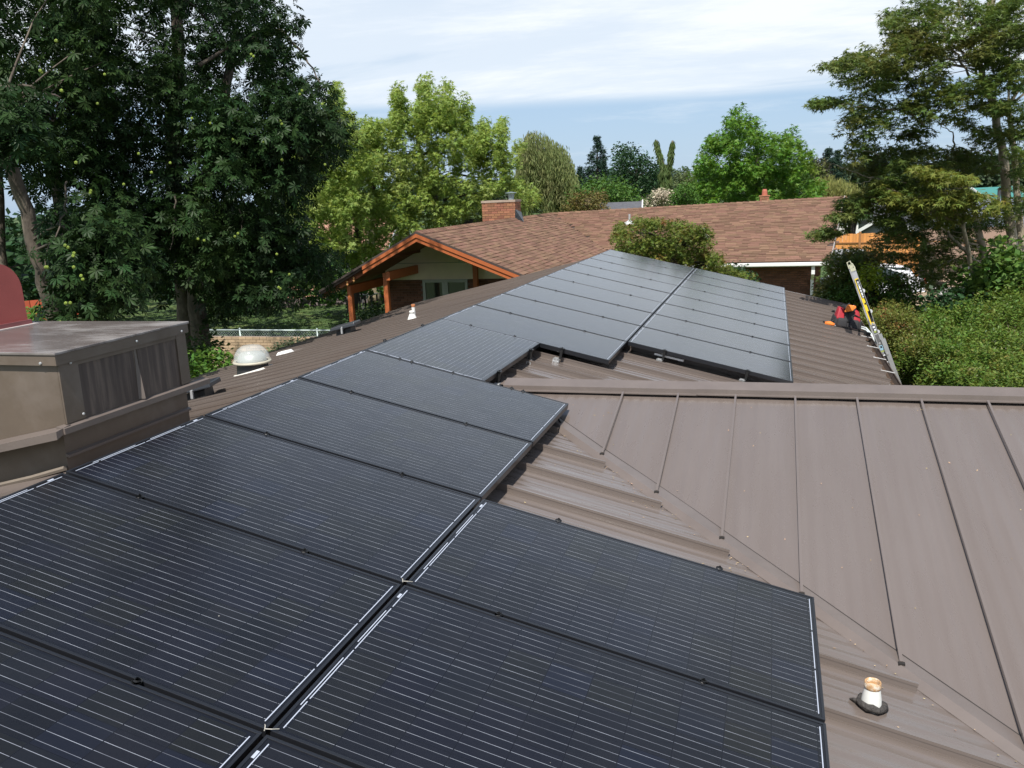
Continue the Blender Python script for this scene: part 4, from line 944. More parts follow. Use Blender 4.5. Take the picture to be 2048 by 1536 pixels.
# main wall under the white gutter
w = MB(); w.box((-1.5, 12.15, GZ), (4.45, 22.0, ZE - .1)); nb(w, 'brick_core', M_mortar)
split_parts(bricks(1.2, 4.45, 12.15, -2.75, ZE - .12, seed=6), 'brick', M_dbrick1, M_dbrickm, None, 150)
c = MB(); c.box((-1.4, YE + .02, ZE - .16), (4.68, YE + .07, ZE - .02)); nb(c, 'fascia_board', MATS['white_paint'])
c = MB(); c.box((-1.4, YE - .11, ZE - .13), (4.70, YE + .018, ZE - .028)); nb(c, 'gutter', MATS['white_paint'], bevel=.01)
c = MB(); c.box((-1.4, YE + .07, ZE - .155), (4.5, 12.14, ZE - .135)); nb(c, 'soffit', mat('soffit_white', (.5, .48, .45), .7))
c = MB(); c.box((4.15, YE - .02, ZE - .40), (4.25, YE + .08, ZE - .13)); c.bar((4.2, YE + .03, ZE - .38), (4.2, 12.02, ZE - .60), .085, .07); c.box((4.155, 11.98, GZ), (4.245, 12.06, ZE - .60)); nb(c, 'downspout', MATS['white_paint'])
# right rake trim of main roof
c = MB(); c.bar((4.70, YE, ZE + .0), (5.42, YR, zmr(5.4) + .0), .03, .12); nb(c, 'rake_trim', mat('grey_trim', (.30, .27, .25), .7))
# small lower roof and white bits right of the eave
c = MB(); slab(c, [(4.75, 12.3, ZE - .25), (5.9, 12.3, ZE - .30), (5.9, 14.6, ZE + .10), (4.9, 14.6, ZE + .12)], .08); nb(c, 'lean_to_roof', mat('grey_roofing', (.34, .35, .36), .7, var=.15))
c = MB(); c.bar((4.75, 12.26, ZE - .27), (5.92, 12.26, ZE - .32), .05, .07); c.bar((4.80, 12.3, ZE - .18), (4.93, 14.6, ZE + .18), .05, .06); nb(c, 'lean_to_fascia', MATS['white_paint'])
# chimneys
ch = MB(); cx0, cx1, cy0, cy1, cz1 = -6.50, -5.34, 11.8, 12.5, .93
ch.box((cx0 + .02, cy0 + .03, -.5), (cx1 - .02, cy1, cz1 - .05)); cho = nb(ch, 'chimney', M_mortar)
def chb(mb, n_, m_): return mb.build(n_, m_, cho)
pcs = bricks(cx0, cx1, cy0 + .03, -.05, cz1 - .07, seed=9, bl=.22, bh=.078) + bricks(cy0, cy1, cx1 - .02, -.05, cz1 - .07, seed=10, axis='y', bl=.22, bh=.078)
split_parts(pcs, 'brick', M_brick1, M_brickm, cho, 150, build=chb)
c = MB(); c.box((cx0 - .02, cy0 - .02, cz1 - .07), (cx1 + .03, cy1 + .02, cz1)); chb(c, 'cap', mat('mortar_cap', (.36, .28, .22), .9, var=.2))
c = MB(); c.lathe([(.10, 0), (.10, .13), (.12, .14), (.12, .19)], 12, (cx1 - .22, cy0 + .35, cz1)); c.lathe([(0, .27), (.20, .235), (.20, .215), (0, .215)], 14, (cx1 - .22, cy0 + .35, cz1)); chb(c, 'flue_cap', mat('flue_blue_grey', (.28, .34, .36), .4, metal=.5))
c = MB(); c.add([(cx1 - .005, cy0 - .05, .15), (cx1 + .32, cy0 - .05, .16), (cx1 + .03, cy1, .50), (cx1 + .012, cy0, .62)], [(0, 1, 2, 3), (0, 1, 3)]); chb(c, 'cricket_flashing', mat('dark_flashing', (.05, .06, .07), .5))
ch2 = MB(); p = at(1529, 400, 36.5); ch2.box((p[0] - .17, p[1], -.4), (p[0] + .17, p[1] + .3, p[2] + .14)); c2 = nb(ch2, 'chimney', M_mortar)
pcs = bricks(p[0] - .18, p[0] + .18, p[1], .2, p[2] + .12, seed=12, bl=.18, bh=.08, dy=.02)
split_parts(pcs, 'brick', M_brick1, M_brickm, c2, 60, build=lambda mb, n_, m_: mb.build(n_, m_, c2))
c = MB(); c.box((p[0] - .21, p[1] - .04, p[2] + .14), (p[0] + .21, p[1] + .34, p[2] + .18)); c.build('cap', M_brick1, c2)
c = MB(); c.lathe([(.11, .18), (.10, .34), (.07, .42), (0, .42)], 10, (p[0], p[1] + .15, p[2])); c.build('clay_pot', mat('terracotta', (.42, .13, .08), .8), c2)
def pipe_vent(px, py, h, lab):
    # on main slope
    d = ray(px, py); lo, hi = 10, 60
    for _ in range(40):
        mid_ = (lo + hi) / 2; q = CAMP + d * mid_
        if YE < q[1] and q[2] > zmain(q[0], q[1]) + .02: lo = mid_
        else:
            if q[1] < YE: lo = mid_
            else: hi = mid_
    q = CAMP + d * lo
    v = thing('roof_vent_pipe', lab, 'vent pipe', (q[0], q[1], zmain(q[0], q[1]) + .01), group='metal vent pipes on shingle roof')
    c = MB(); c.lathe([(.045, -.05), (.045, h)], 10); c.build('pipe', M_alu, v, smooth=True)
    c = MB(); c.lathe([(.20, -.07), (.19, .03), (.10, .07), (.048, .11)], 14); c.build('boot', mat('galvanised', (.62, .63, .63), .4, metal=.3), v, smooth=True)
pipe_vent(1259, 446, .33, 'galvanised vent pipe near the ridge of the brown shingle roof')
pipe_vent(1408, 473, .30, 'galvanised vent pipe lower on shingle roof beside the reddish maple')

# ================================================================ GARDEN AND BACKGROUND BUILDINGS
# brick garden wall with chain-link fence
gw = thing('brick_garden_wall', 'low brick garden wall running below the lawn behind the skylight dome', 'garden wall', (-11, 5.3, GZ))
def gwb(mb, n_, m_, par=None): o = mb.build(n_, m_, gw); o.location = (11, -5.3, -GZ); return o
c = MB(); c.box((-19, 5.32, GZ), (-6.7, 5.5, GZ + 1.12)); gwb(c, 'core', M_mortar)
pcs = bricks(-15.0, -7.6, 5.32, GZ + .02, GZ + 1.14, seed=21, bl=.24, bh=.086, dy=.05)
M_tan1 = mat('tan_brick_one', (.42, .30, .19), .9, rnd=.18, var=.15, vscale=20); M_tanm = mat('tan_brick_many', (.42, .30, .19), .9, rnd=.18, island=True, var=.15, vscale=20)
split_parts(pcs, 'brick', M_tan1, M_tanm, None, 300, build=gwb)
M_galv = mat('galv_fence', (.34, .40, .38), .45, metal=.4)
cf = thing('chain_link_fence', 'galvanised chain link fence with top rail standing behind the brick wall', 'fence', (-11, 5.65, GZ))
def cfb(mb, n_): o = mb.build(n_, M_galv, cf, smooth=True); o.location = (11, -5.65, -GZ); return o
c = MB(); c.tube([(-19, 5.65, GZ + 1.27), (-6.6, 5.65, GZ + 1.27)], .026, 8); cfb(c, 'top_rail')
for x in (-17.5, -14.9, -12.3, -9.7): c = MB(); c.tube([(x, 5.65, GZ), (x, 5.65, GZ + 1.31)], [.03, .03], 8); c.lathe([(.036, 0), (.03, .03), (0, .045)], 8, (x, 5.65, GZ + 1.30)); cfb(c, 'post')
c = MB()
s_ = .085
for i in range(int(12.4 / s_) + 15):
    x = -19 + i * s_
    for sg in (1, -1):
        xa, xb = x, x - sg * 1.22
        if xb < -19 or xb > -6.6 or xa > -6.6: continue
        c.tube([(xa, 5.64 + .003 * sg, GZ + 1.25), (xb, 5.64 + .003 * sg, GZ + .03)], .0045, 3, cap=False)
o = cfb(c, 'wire_mesh'); o['kind'] = 'stuff'
# orange wooden fence
fo = at(1672, 468, 44); fo2 = at(1885, 476, 44)
of = thing('orange_board_fence', 'bright orange cedar board fence beyond the right end of shingle roof', 'fence', (fo[0], fo[1], GZ))
M_ced = mat('cedar_board', (.62, .27, .075), .75, rnd=.14, var=.15, stretch=(6, 6, .6), vscale=3)
dv = Vector((fo2[0] - fo[0], fo2[1] - fo[1], 0)); n_ = int(dv.length / .15); dv.normalize(); top_z = fo[2]
for i in range(0, n_ - 6):
    p = Vector((fo[0], fo[1], 0)) + dv * (i * .15); c = MB(); q = p + dv * .142; t_ = random.uniform(-.015, .015)
    c.hexa([(p.x, p.y, GZ), (q.x, q.y, GZ), (q.x, q.y + .02, GZ), (p.x, p.y + .02, GZ)], [(p.x, p.y, top_z + t_), (q.x, q.y, top_z + t_), (q.x, q.y + .02, top_z + t_), (p.x, p.y + .02, top_z + t_)])
    o = c.build('board', M_ced, of); o.location = (-fo[0], -fo[1], -GZ)
for i in range(-1, 4):
    p = Vector((fo[0], fo[1], 0)) + dv * (1.05 + i * 2.2); c = MB(); c.box((p.x - .05, p.y - .06, GZ), (p.x + .05, p.y - .01, top_z + .09)); o = c.build('post', mat('dark_cedar', (.30, .14, .05), .8), of); o.location = (-fo[0], -fo[1], -GZ)
c = MB(); a = Vector((fo[0], fo[1] - .03, top_z - .42)) - dv * 1; c.bar(a, a + dv * (n_ * .15 + 3), .03, .04); o = c.build('rail', MATS['dark_cedar'], of); o.location = (-fo[0], -fo[1], -GZ)

def gable_house(name, label, px, py_ridge, D, wx, dy, wallh, rz, wallc, roofc, trimc=None, roofh=1.8, windows=2, g=None, doorlike=False):
    """ridge centre seen at px,py_ridge at distance D; house box wx wide (ridge direction), dy deep"""
    p = at(px, py_ridge, D); zt = p[2]; zr_ = zt - roofh; zb = GZ
    r = thing(name, label, 'house', (p[0], p[1], zb), rz, g)
    H = zt - zb; hw = zr_ - zb
    c = MB(); c.box((-wx / 2, -dy / 2, 0), (wx / 2, dy / 2, hw)); c.add([(-wx / 2, -dy / 2, hw), (-wx / 2, dy / 2, hw), (-wx / 2, 0, H - .12), (wx / 2, -dy / 2, hw), (wx / 2, dy / 2, hw), (wx / 2, 0, H - .12)], [(0, 2, 1), (3, 4, 5)]); c.build('wall', wallc, r)
    ov = .4; sl_ = roofh / (dy / 2)
    for sg in (-1, 1):
        ye = sg * (dy / 2 + ov); ze = hw - ov * sl_
        c = MB(); pts = [(-wx / 2 - ov, 0, H), (wx / 2 + ov, 0, H), (wx / 2 + ov, ye, ze), (-wx / 2 - ov, ye, ze)]
        slab(c, pts if sg > 0 else pts[::-1], .14); c.build('roof', roofc, r)
    if trimc:
        for sx in (-1, 1):
            for sg in (-1, 1):
                c = MB(); x = sx * (wx / 2 + ov + .02); c.bar((x, 0, H - .02), (x, sg * (dy / 2 + ov), hw - ov * sl_ - .02), .05, .2); c.build('barge_board', trimc, r)
    for i in range(windows):
        x = -wx / 2 + wx * (i + .5) / windows
        c = MB(); c.box((x - .6, -dy / 2 - .03, hw - 1.6), (x + .6, -dy / 2 + .02, hw - .5)); w_ = c.build('window', MATS['white_paint'], r)
        c = MB(); c.box((x - .52, -dy / 2 - .045, hw - 1.52), (x + .52, -dy / 2 - .03, hw - .58)); c.build('pane', MATS['window_glass'], w_)
    return r
M_gr = mat('grey_shingle', (.085, .088, .098), .9, var=.25, vscale=8, bump=.3); M_gw = mat('grey_siding', (.22, .23, .25), .8, var=.05)
M_ww = mat('white_siding', (.68, .67, .63), .7); M_bw = mat('pinkish_brick', (.40, .27, .21), .9, var=.2, vscale=3)
M_tr = mat('terracotta_roof', (.36, .19, .13), .85, var=.25, vscale=5)
r = gable_house('grey_roofed_house', 'house with dark grey roof showing just above the brown shingle ridge', 1243, 404, 47, 1.35, 3.2, 2.4, .12, M_gw, M_gr, MATS['white_paint'], .8, 1)
c = MB(); c.box((-.1, -1.6, 3.35), (.45, -1.3, 3.7)); 
gable_house('red_roofed_house', 'brick and terracotta roofed house glimpsed through the bright green maple', 705, 436, 62, 6, 6, 2.5, .15, M_bw, M_tr, MATS['white_paint'], 1.7, 3)
gable_house('small_white_shed', 'small white shed with orange tile roof at the far lawn edge', 632, 571, 47, 2.2, 2.0, 1.2, .3, M_ww, M_tr, None, .75, 1)
gable_house('grey_bungalow', 'grey bungalow with white barge boards behind the orange fence', 1830, 424, 62, 6, 5.5, 2.4, .95, M_gw, M_gr, MATS['white_paint'], 1.5, 2)
gable_house('grey_roofed_house', 'low grey roofed house farther back beyond the orange fence', 1770, 383, 85, 9, 7, 2.6, .1, M_ww, M_gr, MATS['white_paint'], 1.7, 2)
gable_house('teal_roofed_building', 'distant building with teal roof seen between the right tree trunks', 1985, 374, 115, 4.5, 6, 3, .5, M_ww, mat('teal_roof', (.05, .20, .18), .6), MATS['white_paint'], 1.5, 2)
gable_house('tan_house', 'tan house behind the right tree trunks by the road', 1935, 455, 46, 3.2, 5, 2.4, .1, mat('tan_wall', (.52, .38, .27), .85, var=.1), mat('brown_roof', (.2, .13, .09), .9), None, .9, 1)
gable_house('grey_roofed_house', 'grey roofed house partly behind the rightmost tree trunk', 2040, 396, 70, 7, 7, 2.6, .1, M_gw, mat('slate_blue_roof', (.16, .18, .24), .8, var=.2), MATS['white_paint'], 1.6, 2)
# utility pole
p = at(1672, 338, 115); r = thing('utility_pole', 'pale wooden utility pole standing before the dark conifer pair', 'utility pole', (p[0], p[1], GZ))
c = MB(); c.tube([(0, 0, 0), (0, 0, p[2] - GZ)], [.2, .14], 8); c.build('pole', mat('pole_wood', (.42, .38, .33), .85), r)
c = MB(); c.bar((-1.0, 0, p[2] - GZ - .5), (1.0, 0, p[2] - GZ - .5), .1, .12); c.build('crossarm', MATS['pole_wood'], r)
p = at(1999, 376, 60); r = thing('utility_pole', 'dark thin pole with a lamp arm beside the second right trunk', 'utility pole', (p[0], p[1], GZ))
c = MB(); c.tube([(0, 0, 0), (0, 0, p[2] - GZ)], .09, 8); c.build('pole', mat('dark_pole', (.05, .05, .055), .7), r)
c = MB(); c.tube([(0, 0, p[2] - GZ - .45), (-.7, 0, p[2] - GZ - .42), (-1.3, 0, p[2] - GZ - .3)], .05, 6); c.build('lamp_arm', MATS['dark_pole'], r)
# low edging with shrubs at the far side of the lawn
c = MB(); a = at(600, 604, 43); b_ = at(770, 604, 43); rr = random.Random(3)
ew = thing('stone_edging', 'low dark stone edging along the far side of the lawn', 'stone edging', (a[0], a[1], GZ))
d = Vector(b_) - Vector(a); L__ = Vector((d.x, d.y, 0)).length; d = Vector((d.x, d.y, 0)).normalized()
for row in range(2):
    s = -3.
    while s < L__ + 2:
        w_ = rr.uniform(.28, .5); p = Vector((a[0], a[1], 0)) + d * s; h0 = GZ + row * .2; m_ = MB()
        m_.hexa([(p.x, p.y, h0), (p.x + d.x * w_, p.y + d.y * w_, h0), (p.x + d.x * w_, p.y + .35, h0), (p.x, p.y + .35, h0)], [(p.x + .02, p.y + .02, h0 + .19), (p.x + d.x * (w_ - .03), p.y + d.y * (w_ - .03), h0 + .19 + rr.uniform(-.02, .02)), (p.x + d.x * (w_ - .03), p.y + .33, h0 + .19), (p.x + .02, p.y + .33, h0 + .19)])
        o = m_.build('stone', mat('edging_stone', (.16, .13, .125), .9, rnd=.25, var=.2), ew, bevel=.02); o.location = (-a[0], -a[1], -GZ); s += w_ + .02
# garden chairs and table
def adirondack(x, y, rz, label):
    r = thing('garden_chair', label, 'garden chair', (x, y, GZ + .03), rz, 'black slatted garden chairs on lawn'); K = MATS['label_black']
    for i in range(5): c = MB(); c.bar((-.24 + i * .12, .22, .32), (-.27 + i * .135, .50, 1.05 + .05 * (2 - abs(i - 2))), .1, .02, up=(0, 1, .3)); c.build('back_slat', K, r)
    c = MB(); c.hexa([(-.28, -.3, .36), (.28, -.3, .36), (.26, .25, .27), (-.26, .25, .27)], [(-.28, -.3, .39), (.28, -.3, .39), (.26, .25, .30), (-.26, .25, .30)]); c.build('seat', K, r)
    for sx in (-1, 1):
        c = MB(); c.box((sx * .34 - .06, -.36, .56), (sx * .34 + .06, .36, .585)); c.build('arm', K, r)
        c = MB(); c.bar((sx * .31, -.28, 0), (sx * .31, -.28, .56), .08, .03); c.build('leg', K, r); c = MB(); c.bar((sx * .29, .48, 0), (sx * .3, .30, .56), .08, .03); c.build('leg', K, r)
    return r
p = atZ(716, 617, GZ); adirondack(p[0], p[1], math.radians(200), 'black slatted garden chair seen between the orange porch posts')
p = atZ(762, 606, GZ); adirondack(p[0], p[1], math.radians(150), 'second black garden chair partly behind the tree trunk')
p = atZ(738, 616, GZ); r = thing('garden_table', 'small dark garden table standing next to the black chair', 'garden table', (p[0], p[1], GZ + .03)); c = MB(); c.box((-.35, -.35, .58), (.35, .35, .63)); c.build('tabletop', mat('table_grey', (.2, .2, .2), .6), r)
for sx in (-.3, .3):
    for sy in (-.3, .3): c = MB(); c.box((sx - .03, sy - .03, 0), (sx + .03, sy + .03, .58)); c.build('leg', MATS['label_black'], r)
# red fence pieces behind the shroud at the left
for i, (pxa, pxb, py, D, lab) in enumerate(((40, 118, 603, 19, 'short red painted fence section behind the leaning trunk at left'), (128, 190, 625, 19.6, 'red painted fence section farther right behind chestnut leaves'))):
    a = at(pxa, py, D); b_ = at(pxb, py, D); r = thing('red_fence', lab, 'fence', (a[0], a[1], GZ), group='red fence sections'); d = Vector((b_[0] - a[0], b_[1] - a[1], 0)); n_ = max(3, int(d.length / .16)); 
    for k in range(n_):
        q0 = d * (k / n_); q1 = d * ((k + .93) / n_); c = MB(); h = a[2] - GZ; c.hexa([(q0.x, q0.y, 0), (q1.x, q1.y, 0), (q1.x, q1.y + .03, 0), (q0.x, q0.y + .03, 0)], [(q0.x, q0.y, h), (q1.x, q1.y, h), (q1.x, q1.y + .03, h), (q0.x, q0.y + .03, h)]); c.build('board', mat('red_fence', (.50, .10, .045), .7, rnd=.2), r)
# parked car
def car(x, y, rz, label):
    r = thing('parked_car', label, 'car', (x, y, GZ + .08), rz); Wt = mat('white_car_paint', (.72, .73, .75), .25, spec=.7)
    prof = [(-2.1, .35), (-2.15, .62), (-2.05, .88), (-1.75, .95), (-1.45, 1.38), (-.3, 1.47), (.6, 1.35), (1.25, .95), (2.0, .82), (2.15, .60), (2.12, .35)]
    c = MB(); k = len(prof)
    def ins_(x_, z_): return .84 if z_ < .97 else .66
    c.add([(x_, -ins_(x_, z_), z_) for x_, z_ in prof] + [(x_, ins_(x_, z_), z_) for x_, z_ in prof], [(i, i + 1, k + i + 1, k + i)[::-1] for i in range(k - 1)] + [tuple(range(k)), tuple(range(k, 2 * k))[::-1], (0, k, 2 * k - 1, k - 1)])
    c.build('body', Wt, r, bevel=.05)
    for sy in (-1, 1):
        c = MB(); y0 = sy * .765; y1 = sy * .70; pts = [(-1.5, y0 * 1.05, .99), (-1.33, y1, 1.33), (-.3, y1, 1.40), (.5, y1, 1.29), (1.05, y0 * 1.05, .98)]; c.add(pts + [(a, b * .97, z) for a, b, z in pts], [(0, 1, 2, 3, 4), (9, 8, 7, 6, 5)]); c.build('side_window', MATS['window_glass'], r)
        for sx in (-1.3, 1.3):
            c = MB(); c.tube([(sx, sy * .70, .32), (sx, sy * .88, .32)], .32, 20); w_ = c.build('wheel', mat('tyre', (.02, .02, .02), .8), r); c = MB(); c.tube([(sx, sy * .875, .32), (sx, sy * .895, .32)], .2, 14); c.build('rim', M_alu, w_)
        c = MB(); c.box((-2.17, sy * .72 - .10, .66), (-2.08, sy * .72 + .10, .86)); c.build('tail_light', MATS['label_red'], r)
        c = MB(); c.box((2.06, sy * .66 - .15, .62), (2.15, sy * .66 + .15, .74)); c.build('headlight', MATS['label_white'], r)
    c = MB(); c.add([(-1.83, -.58, 1.0), (-1.83, .58, 1.0), (-1.50, .56, 1.36), (-1.50, -.56, 1.36)], [(0, 3, 2, 1)]); c.build('rear_window', MATS['window_glass'], r)
p = at(1728, 562, 38); car(p[0], p[1], math.radians(200), 'white parked car glimpsed through leaves right of the ladder top')

# ================================================================ TREES
def T_quad(w=.32, fold=.06):
    return np.array([(0, 0, 0), (-w, .5, fold), (0, 1, 0), (w, .5, fold)]), np.array([(0, 2, 1), (0, 3, 2)])
def T_palm(n=7, sp=2.15, w=.19):
    v = []; f = []
    for i in range(n):
        t = (i / (n - 1) - .5) * 2 * sp; l = 1 - .38 * abs(i / (n - 1) - .5) * 2
        c, s_ = math.cos(t), math.sin(t); b = len(v); dz = -.16 * l
        for x, y, z in ((0, .02, 0), (-w * l, .62 * l, .03 + dz * .35), (0, l, dz), (w * l, .62 * l, .03 + dz * .35), (0, .6 * l, dz * .3 - .03)):
            v.append((x * c + y * s_, -x * s_ + y * c, z))
        f += [(b, b + 4, b + 1), (b + 1, b + 4, b + 2), (b, b + 3, b + 4), (b + 4, b + 3, b + 2)]
    return np.array(v), np.array(f)
def T_star(n=5, sp=1.9, inner=.30):
    v = [(0, 0, 0)]; f = []
    pts = []
    for i in range(n):
        t = (i / (n - 1) - .5) * 2 * sp; l = 1 - .35 * abs(i / (n - 1) - .5) * 2
        pts.append((math.sin(t) * l, math.cos(t) * l, -.08))
        if i < n - 1:
            t2 = ((i + .5) / (n - 1) - .5) * 2 * sp; pts.append((math.sin(t2) * inner, math.cos(t2) * inner, .03))
    v += pts
    for i in range(1, len(pts)): f.append((0, i + 1, i))
    return np.array(v), np.array(f)
def inpoly(poly, x, y):
    c = False; j = len(poly) - 1
    for i in range(len(poly)):
        xi, yi = poly[i]; xj, yj = poly[j]
        if (yi > y) != (yj > y) and x < (xj - xi) * (y - yi) / (yj - yi) + xi: c = not c
        j = i
    return c
def polyclumps(poly, n, D0, D1, rr, holes=()):
    xs_ = [p[0] for p in poly]; ys_ = [p[1] for p in poly]; out = []
    while len(out) < n:
        x = rr.uniform(min(xs_), max(xs_)); y = rr.uniform(min(ys_), max(ys_))
        if not inpoly(poly, x, y): continue
        if any(((x - hx) / hr) ** 2 + ((y - hy) / hs) ** 2 < 1 for hx, hy, hr, hs in holes): continue
        out.append(at(x, y, rr.uniform(D0, D1)))
    return np.array(out)
def leaf_frames(centers, r, per, size, droop, flat, rng, up=.8, szv=.25):
    N = len(centers) * per; c = np.repeat(centers, per, 0)
    rr_ = np.repeat(np.broadcast_to(r, (len(centers),)), per)[:, None]
    o = rng.normal(0, 1, (N, 3)); o /= np.linalg.norm(o, axis=1)[:, None] + 1e-9; o *= (rng.uniform(.15, 1, (N, 1)) ** .6) * rr_; o[:, 2] *= flat
    pos = c + o
    d = o / (rr_ + 1e-6) * .8 + rng.normal(0, .55, (N, 3)); d[:, 2] = d[:, 2] * .5 - droop; d /= np.linalg.norm(d, axis=1)[:, None]
    nn = rng.normal(0, .45, (N, 3)) + o / (rr_ + 1e-6) * .35; nn[:, 2] += up
    x = np.cross(d, nn); x /= np.linalg.norm(x, axis=1)[:, None] + 1e-9; z = np.cross(x, d)
    sz = size * rng.uniform(1 - szv, 1 + szv, N)
    M = np.stack([x, d, z], 2) * sz[:, None, None]
    return pos, M
def inst_mesh(name, pos, M, tmpl, m, smooth=False):
    tv, tf = tmpl; N = len(pos)
    v = np.einsum('nij,kj->nki', M, tv) + pos[:, None, :]
    f = tf[None] + (np.arange(N) * len(tv))[:, None, None]
    me = bpy.data.meshes.new(name); mesh_np(me, v.reshape(-1, 3), f.reshape(-1, tf.shape[1])); me.materials.append(m)
    return me
def tube_np(c, pts, r): c.tube(pts, r, 7, cap=False)
def tree(name, label, cat, base, clumps, r, per, tmpl, size, leafm, droop=.3, flat=.7, trunks=(), limbs=(), bark=None, seed=1, group=None, parts=0, partm=None, auto=0, kind=None, up=.8, twr=.02, crown_name='crown', szv=.25):
    rng = np.random.default_rng(seed)
    t = thing(name, label, cat, tuple(base), 0, group); B = np.array(base)
    def put(me, n2, par=t):
        o = bpy.data.objects.new(n2, me); COL.objects.link(o); o.parent = par; o.location = tuple(-B); return o
    pos, M = leaf_frames(clumps, r, per, size, droop, flat, rng, up, szv)
    if parts:
        cp = CAMR @ (pos - CAMP).T; px_ = 1024 + FPX * cp[0] / cp[2]; py_ = 768 + FPX * cp[1] / cp[2]
        vis = (px_ > 0) & (px_ < 2048) & (py_ > 0) & (py_ < 1536) & (cp[2] > 0)
        dd = np.where(vis, cp[2], 1e6); idx = np.argsort(dd)[:parts]
        me = bpy.data.meshes.new('leaf'); mesh_np(me, tmpl[0], tmpl[1]); me.materials.append(partm)
        for i in idx:
            o = bpy.data.objects.new('leaf', me); COL.objects.link(o); o.parent = t
            mm = Matrix.Identity(4)
            for a in range(3):
                for b_ in range(3): mm[a][b_] = float(M[i, a, b_])
                mm[a][3] = float(pos[i, a] - B[a])
            o.matrix_local = mm
        keep = np.ones(len(pos), bool); keep[idx] = False; pos, M = pos[keep], M[keep]
    o = put(inst_mesh(crown_name, pos, M, tmpl, leafm), crown_name if not parts else 'leaves')
    if parts: o['kind'] = 'stuff'
    bark = bark or M_bark
    for pts, r0, r1 in trunks:
        c = MB(); k = len(pts)
        # densify with slight wobble
        P = [Vector(p) for p in pts]; q = []
        for i in range(k - 1):
            for j in range(4): q.append(P[i].lerp(P[i + 1], j / 4) + Vector(rng.normal(0, r0 * .10, 3)))
        q.append(P[-1]); rr_ = [r0 + (r1 - r0) * (i / (len(q) - 1)) for i in range(len(q))]
        c.tube(q, rr_, 10); me = c.build('trunk', bark, t, smooth=True); me.location = tuple(-B)
    if limbs or auto:
        c = MB(); tp = [Vector(p) for pts, _, _ in trunks for p in pts]
        for pts, r0, r1 in limbs:
            q = []; P = [Vector(p) for p in pts]
            for i in range(len(P) - 1):
                for j in range(4): q.append(P[i].lerp(P[i + 1], j / 4) + Vector(rng.normal(0, max(r0 * .35, .012), 3)))
            q.append(P[-1]); c.tube(q, [r0 + (r1 - r0) * (i / (len(q) - 1)) for i in range(len(q))], 6, cap=False)
        if auto and tp:
            tr = []
            for pts, _, _ in trunks:
                for i in range(len(pts) - 1):
                    for j in range(6): tr.append(Vector(pts[i]).lerp(Vector(pts[i + 1]), j / 6))
            for i in rng.choice(len(clumps), min(auto, len(clumps)), replace=False):
                e = Vector(clumps[i]); s_ = min(tr, key=lambda p: (p - e).length + max(0, p.z - e.z) * 1.5)
                m1 = s_.lerp(e, .35) + Vector((0, 0, .05 * (e - s_).length)); m2 = s_.lerp(e, .7) + Vector((0, 0, .04 * (e - s_).length)) + Vector(rng.normal(0, .05, 3))
                L_e = (e - s_).length
                if L_e > 2.5 and abs(e.z - s_.z) < .45 * L_e: continue
                c.tube([s_, m1, m2, e], [twr * (.6 + .25 * L_e), twr * (.4 + .15 * L_e), twr * .5, twr * .25], 5, cap=False)
        if c.v: o = c.build('branches', bark, t, smooth=True); o.location = tuple(-B); o['kind'] = 'stuff'
    return t
M_bark = mat('bark', (.16, .125, .095), .9, var=.4, vscale=7, bump=.7, bscale=25, stretch=(1, 1, .35))
M_bark_pale = mat('pale_bark', (.26, .215, .15), .9, var=.4, vscale=9, bump=.6, bscale=25, col2=(.30, .27, .20), c2scale=6, stretch=(1, 1, .5))
M_bark_brown = mat('brown_bark', (.085, .068, .052), .9, var=.45, vscale=9, bump=.7, bscale=25, col2=(.15, .125, .095), c2scale=5, stretch=(1, 1, .5))
M_bark_dark = mat('dark_bark', (.06, .048, .038), .9, var=.3)
def leafmat(name, col, var=.30, hue=.02, trans=.25, rough=.5, col2=None, c2scale=.6, island=True, spec=.18, c2lo=.5, c2hi=.62):
    return mat(name, col, rough, rnd=var, hue=hue, island=island, trans=trans, col2=col2, c2scale=c2scale, spec=spec, c2lo=c2lo, c2hi=c2hi)

R1 = random.Random(11)
# --- horse chestnut, large, left
LC = leafmat('chestnut_leaf', (.017, .038, .012), .35, .015, .16, .5, col2=(.030, .058, .016), c2scale=.5, spec=.12)
LC1 = leafmat('chestnut_leaf_one', (.024, .052, .016), .35, .015, .14, .42, island=False, spec=.12)
poly = [(150, -60), (545, -60), (560, 0), (580, 60), (565, 130), (600, 160), (655, 170), (678, 240), (680, 300), (640, 340), (600, 380), (585, 430), (630, 480), (682, 522), (672, 548), (620, 590), (560, 600), (500, 620), (440, 640), (330, 600), (270, 560), (220, 500), (180, 400), (120, 200)]
hol = ((385, 630, 34, 70), (610, 60, 40, 60), (350, 60, 30, 30), (245, 60, 35, 28), (440, 320, 24, 22), (255, 180, 26, 22), (170, 90, 24, 22), (360, 140, 20, 20), (480, 130, 22, 18), (300, 110, 18, 18))
cl1 = polyclumps(poly, 640, 13.5, 18.5, R1, hol)
low = [(110, 440), (270, 430), (300, 500), (280, 580), (200, 620), (110, 560)]
cl1b = polyclumps([(400, 200), (600, 190), (665, 240), (620, 320), (560, 380), (420, 380)], 90, 12.6, 13.5, R1)
cl1c = polyclumps([(350, 400), (570, 420), (660, 520), (560, 590), (440, 600)], 90, 12.8, 14.5, R1)
above = polyclumps([(-500, -900), (560, -820), (600, -300), (560, -40), (-400, -40)], 260, 12.5, 21, R1)
cl = np.concatenate([cl1, cl1b, cl1c, above])
bs = at(372, 745, 17.5); bs[2] = GZ; bs2 = at(402, 745, 17.2); bs2[2] = GZ
tk = lambda lst: [tuple(at(*p)) for p in lst]
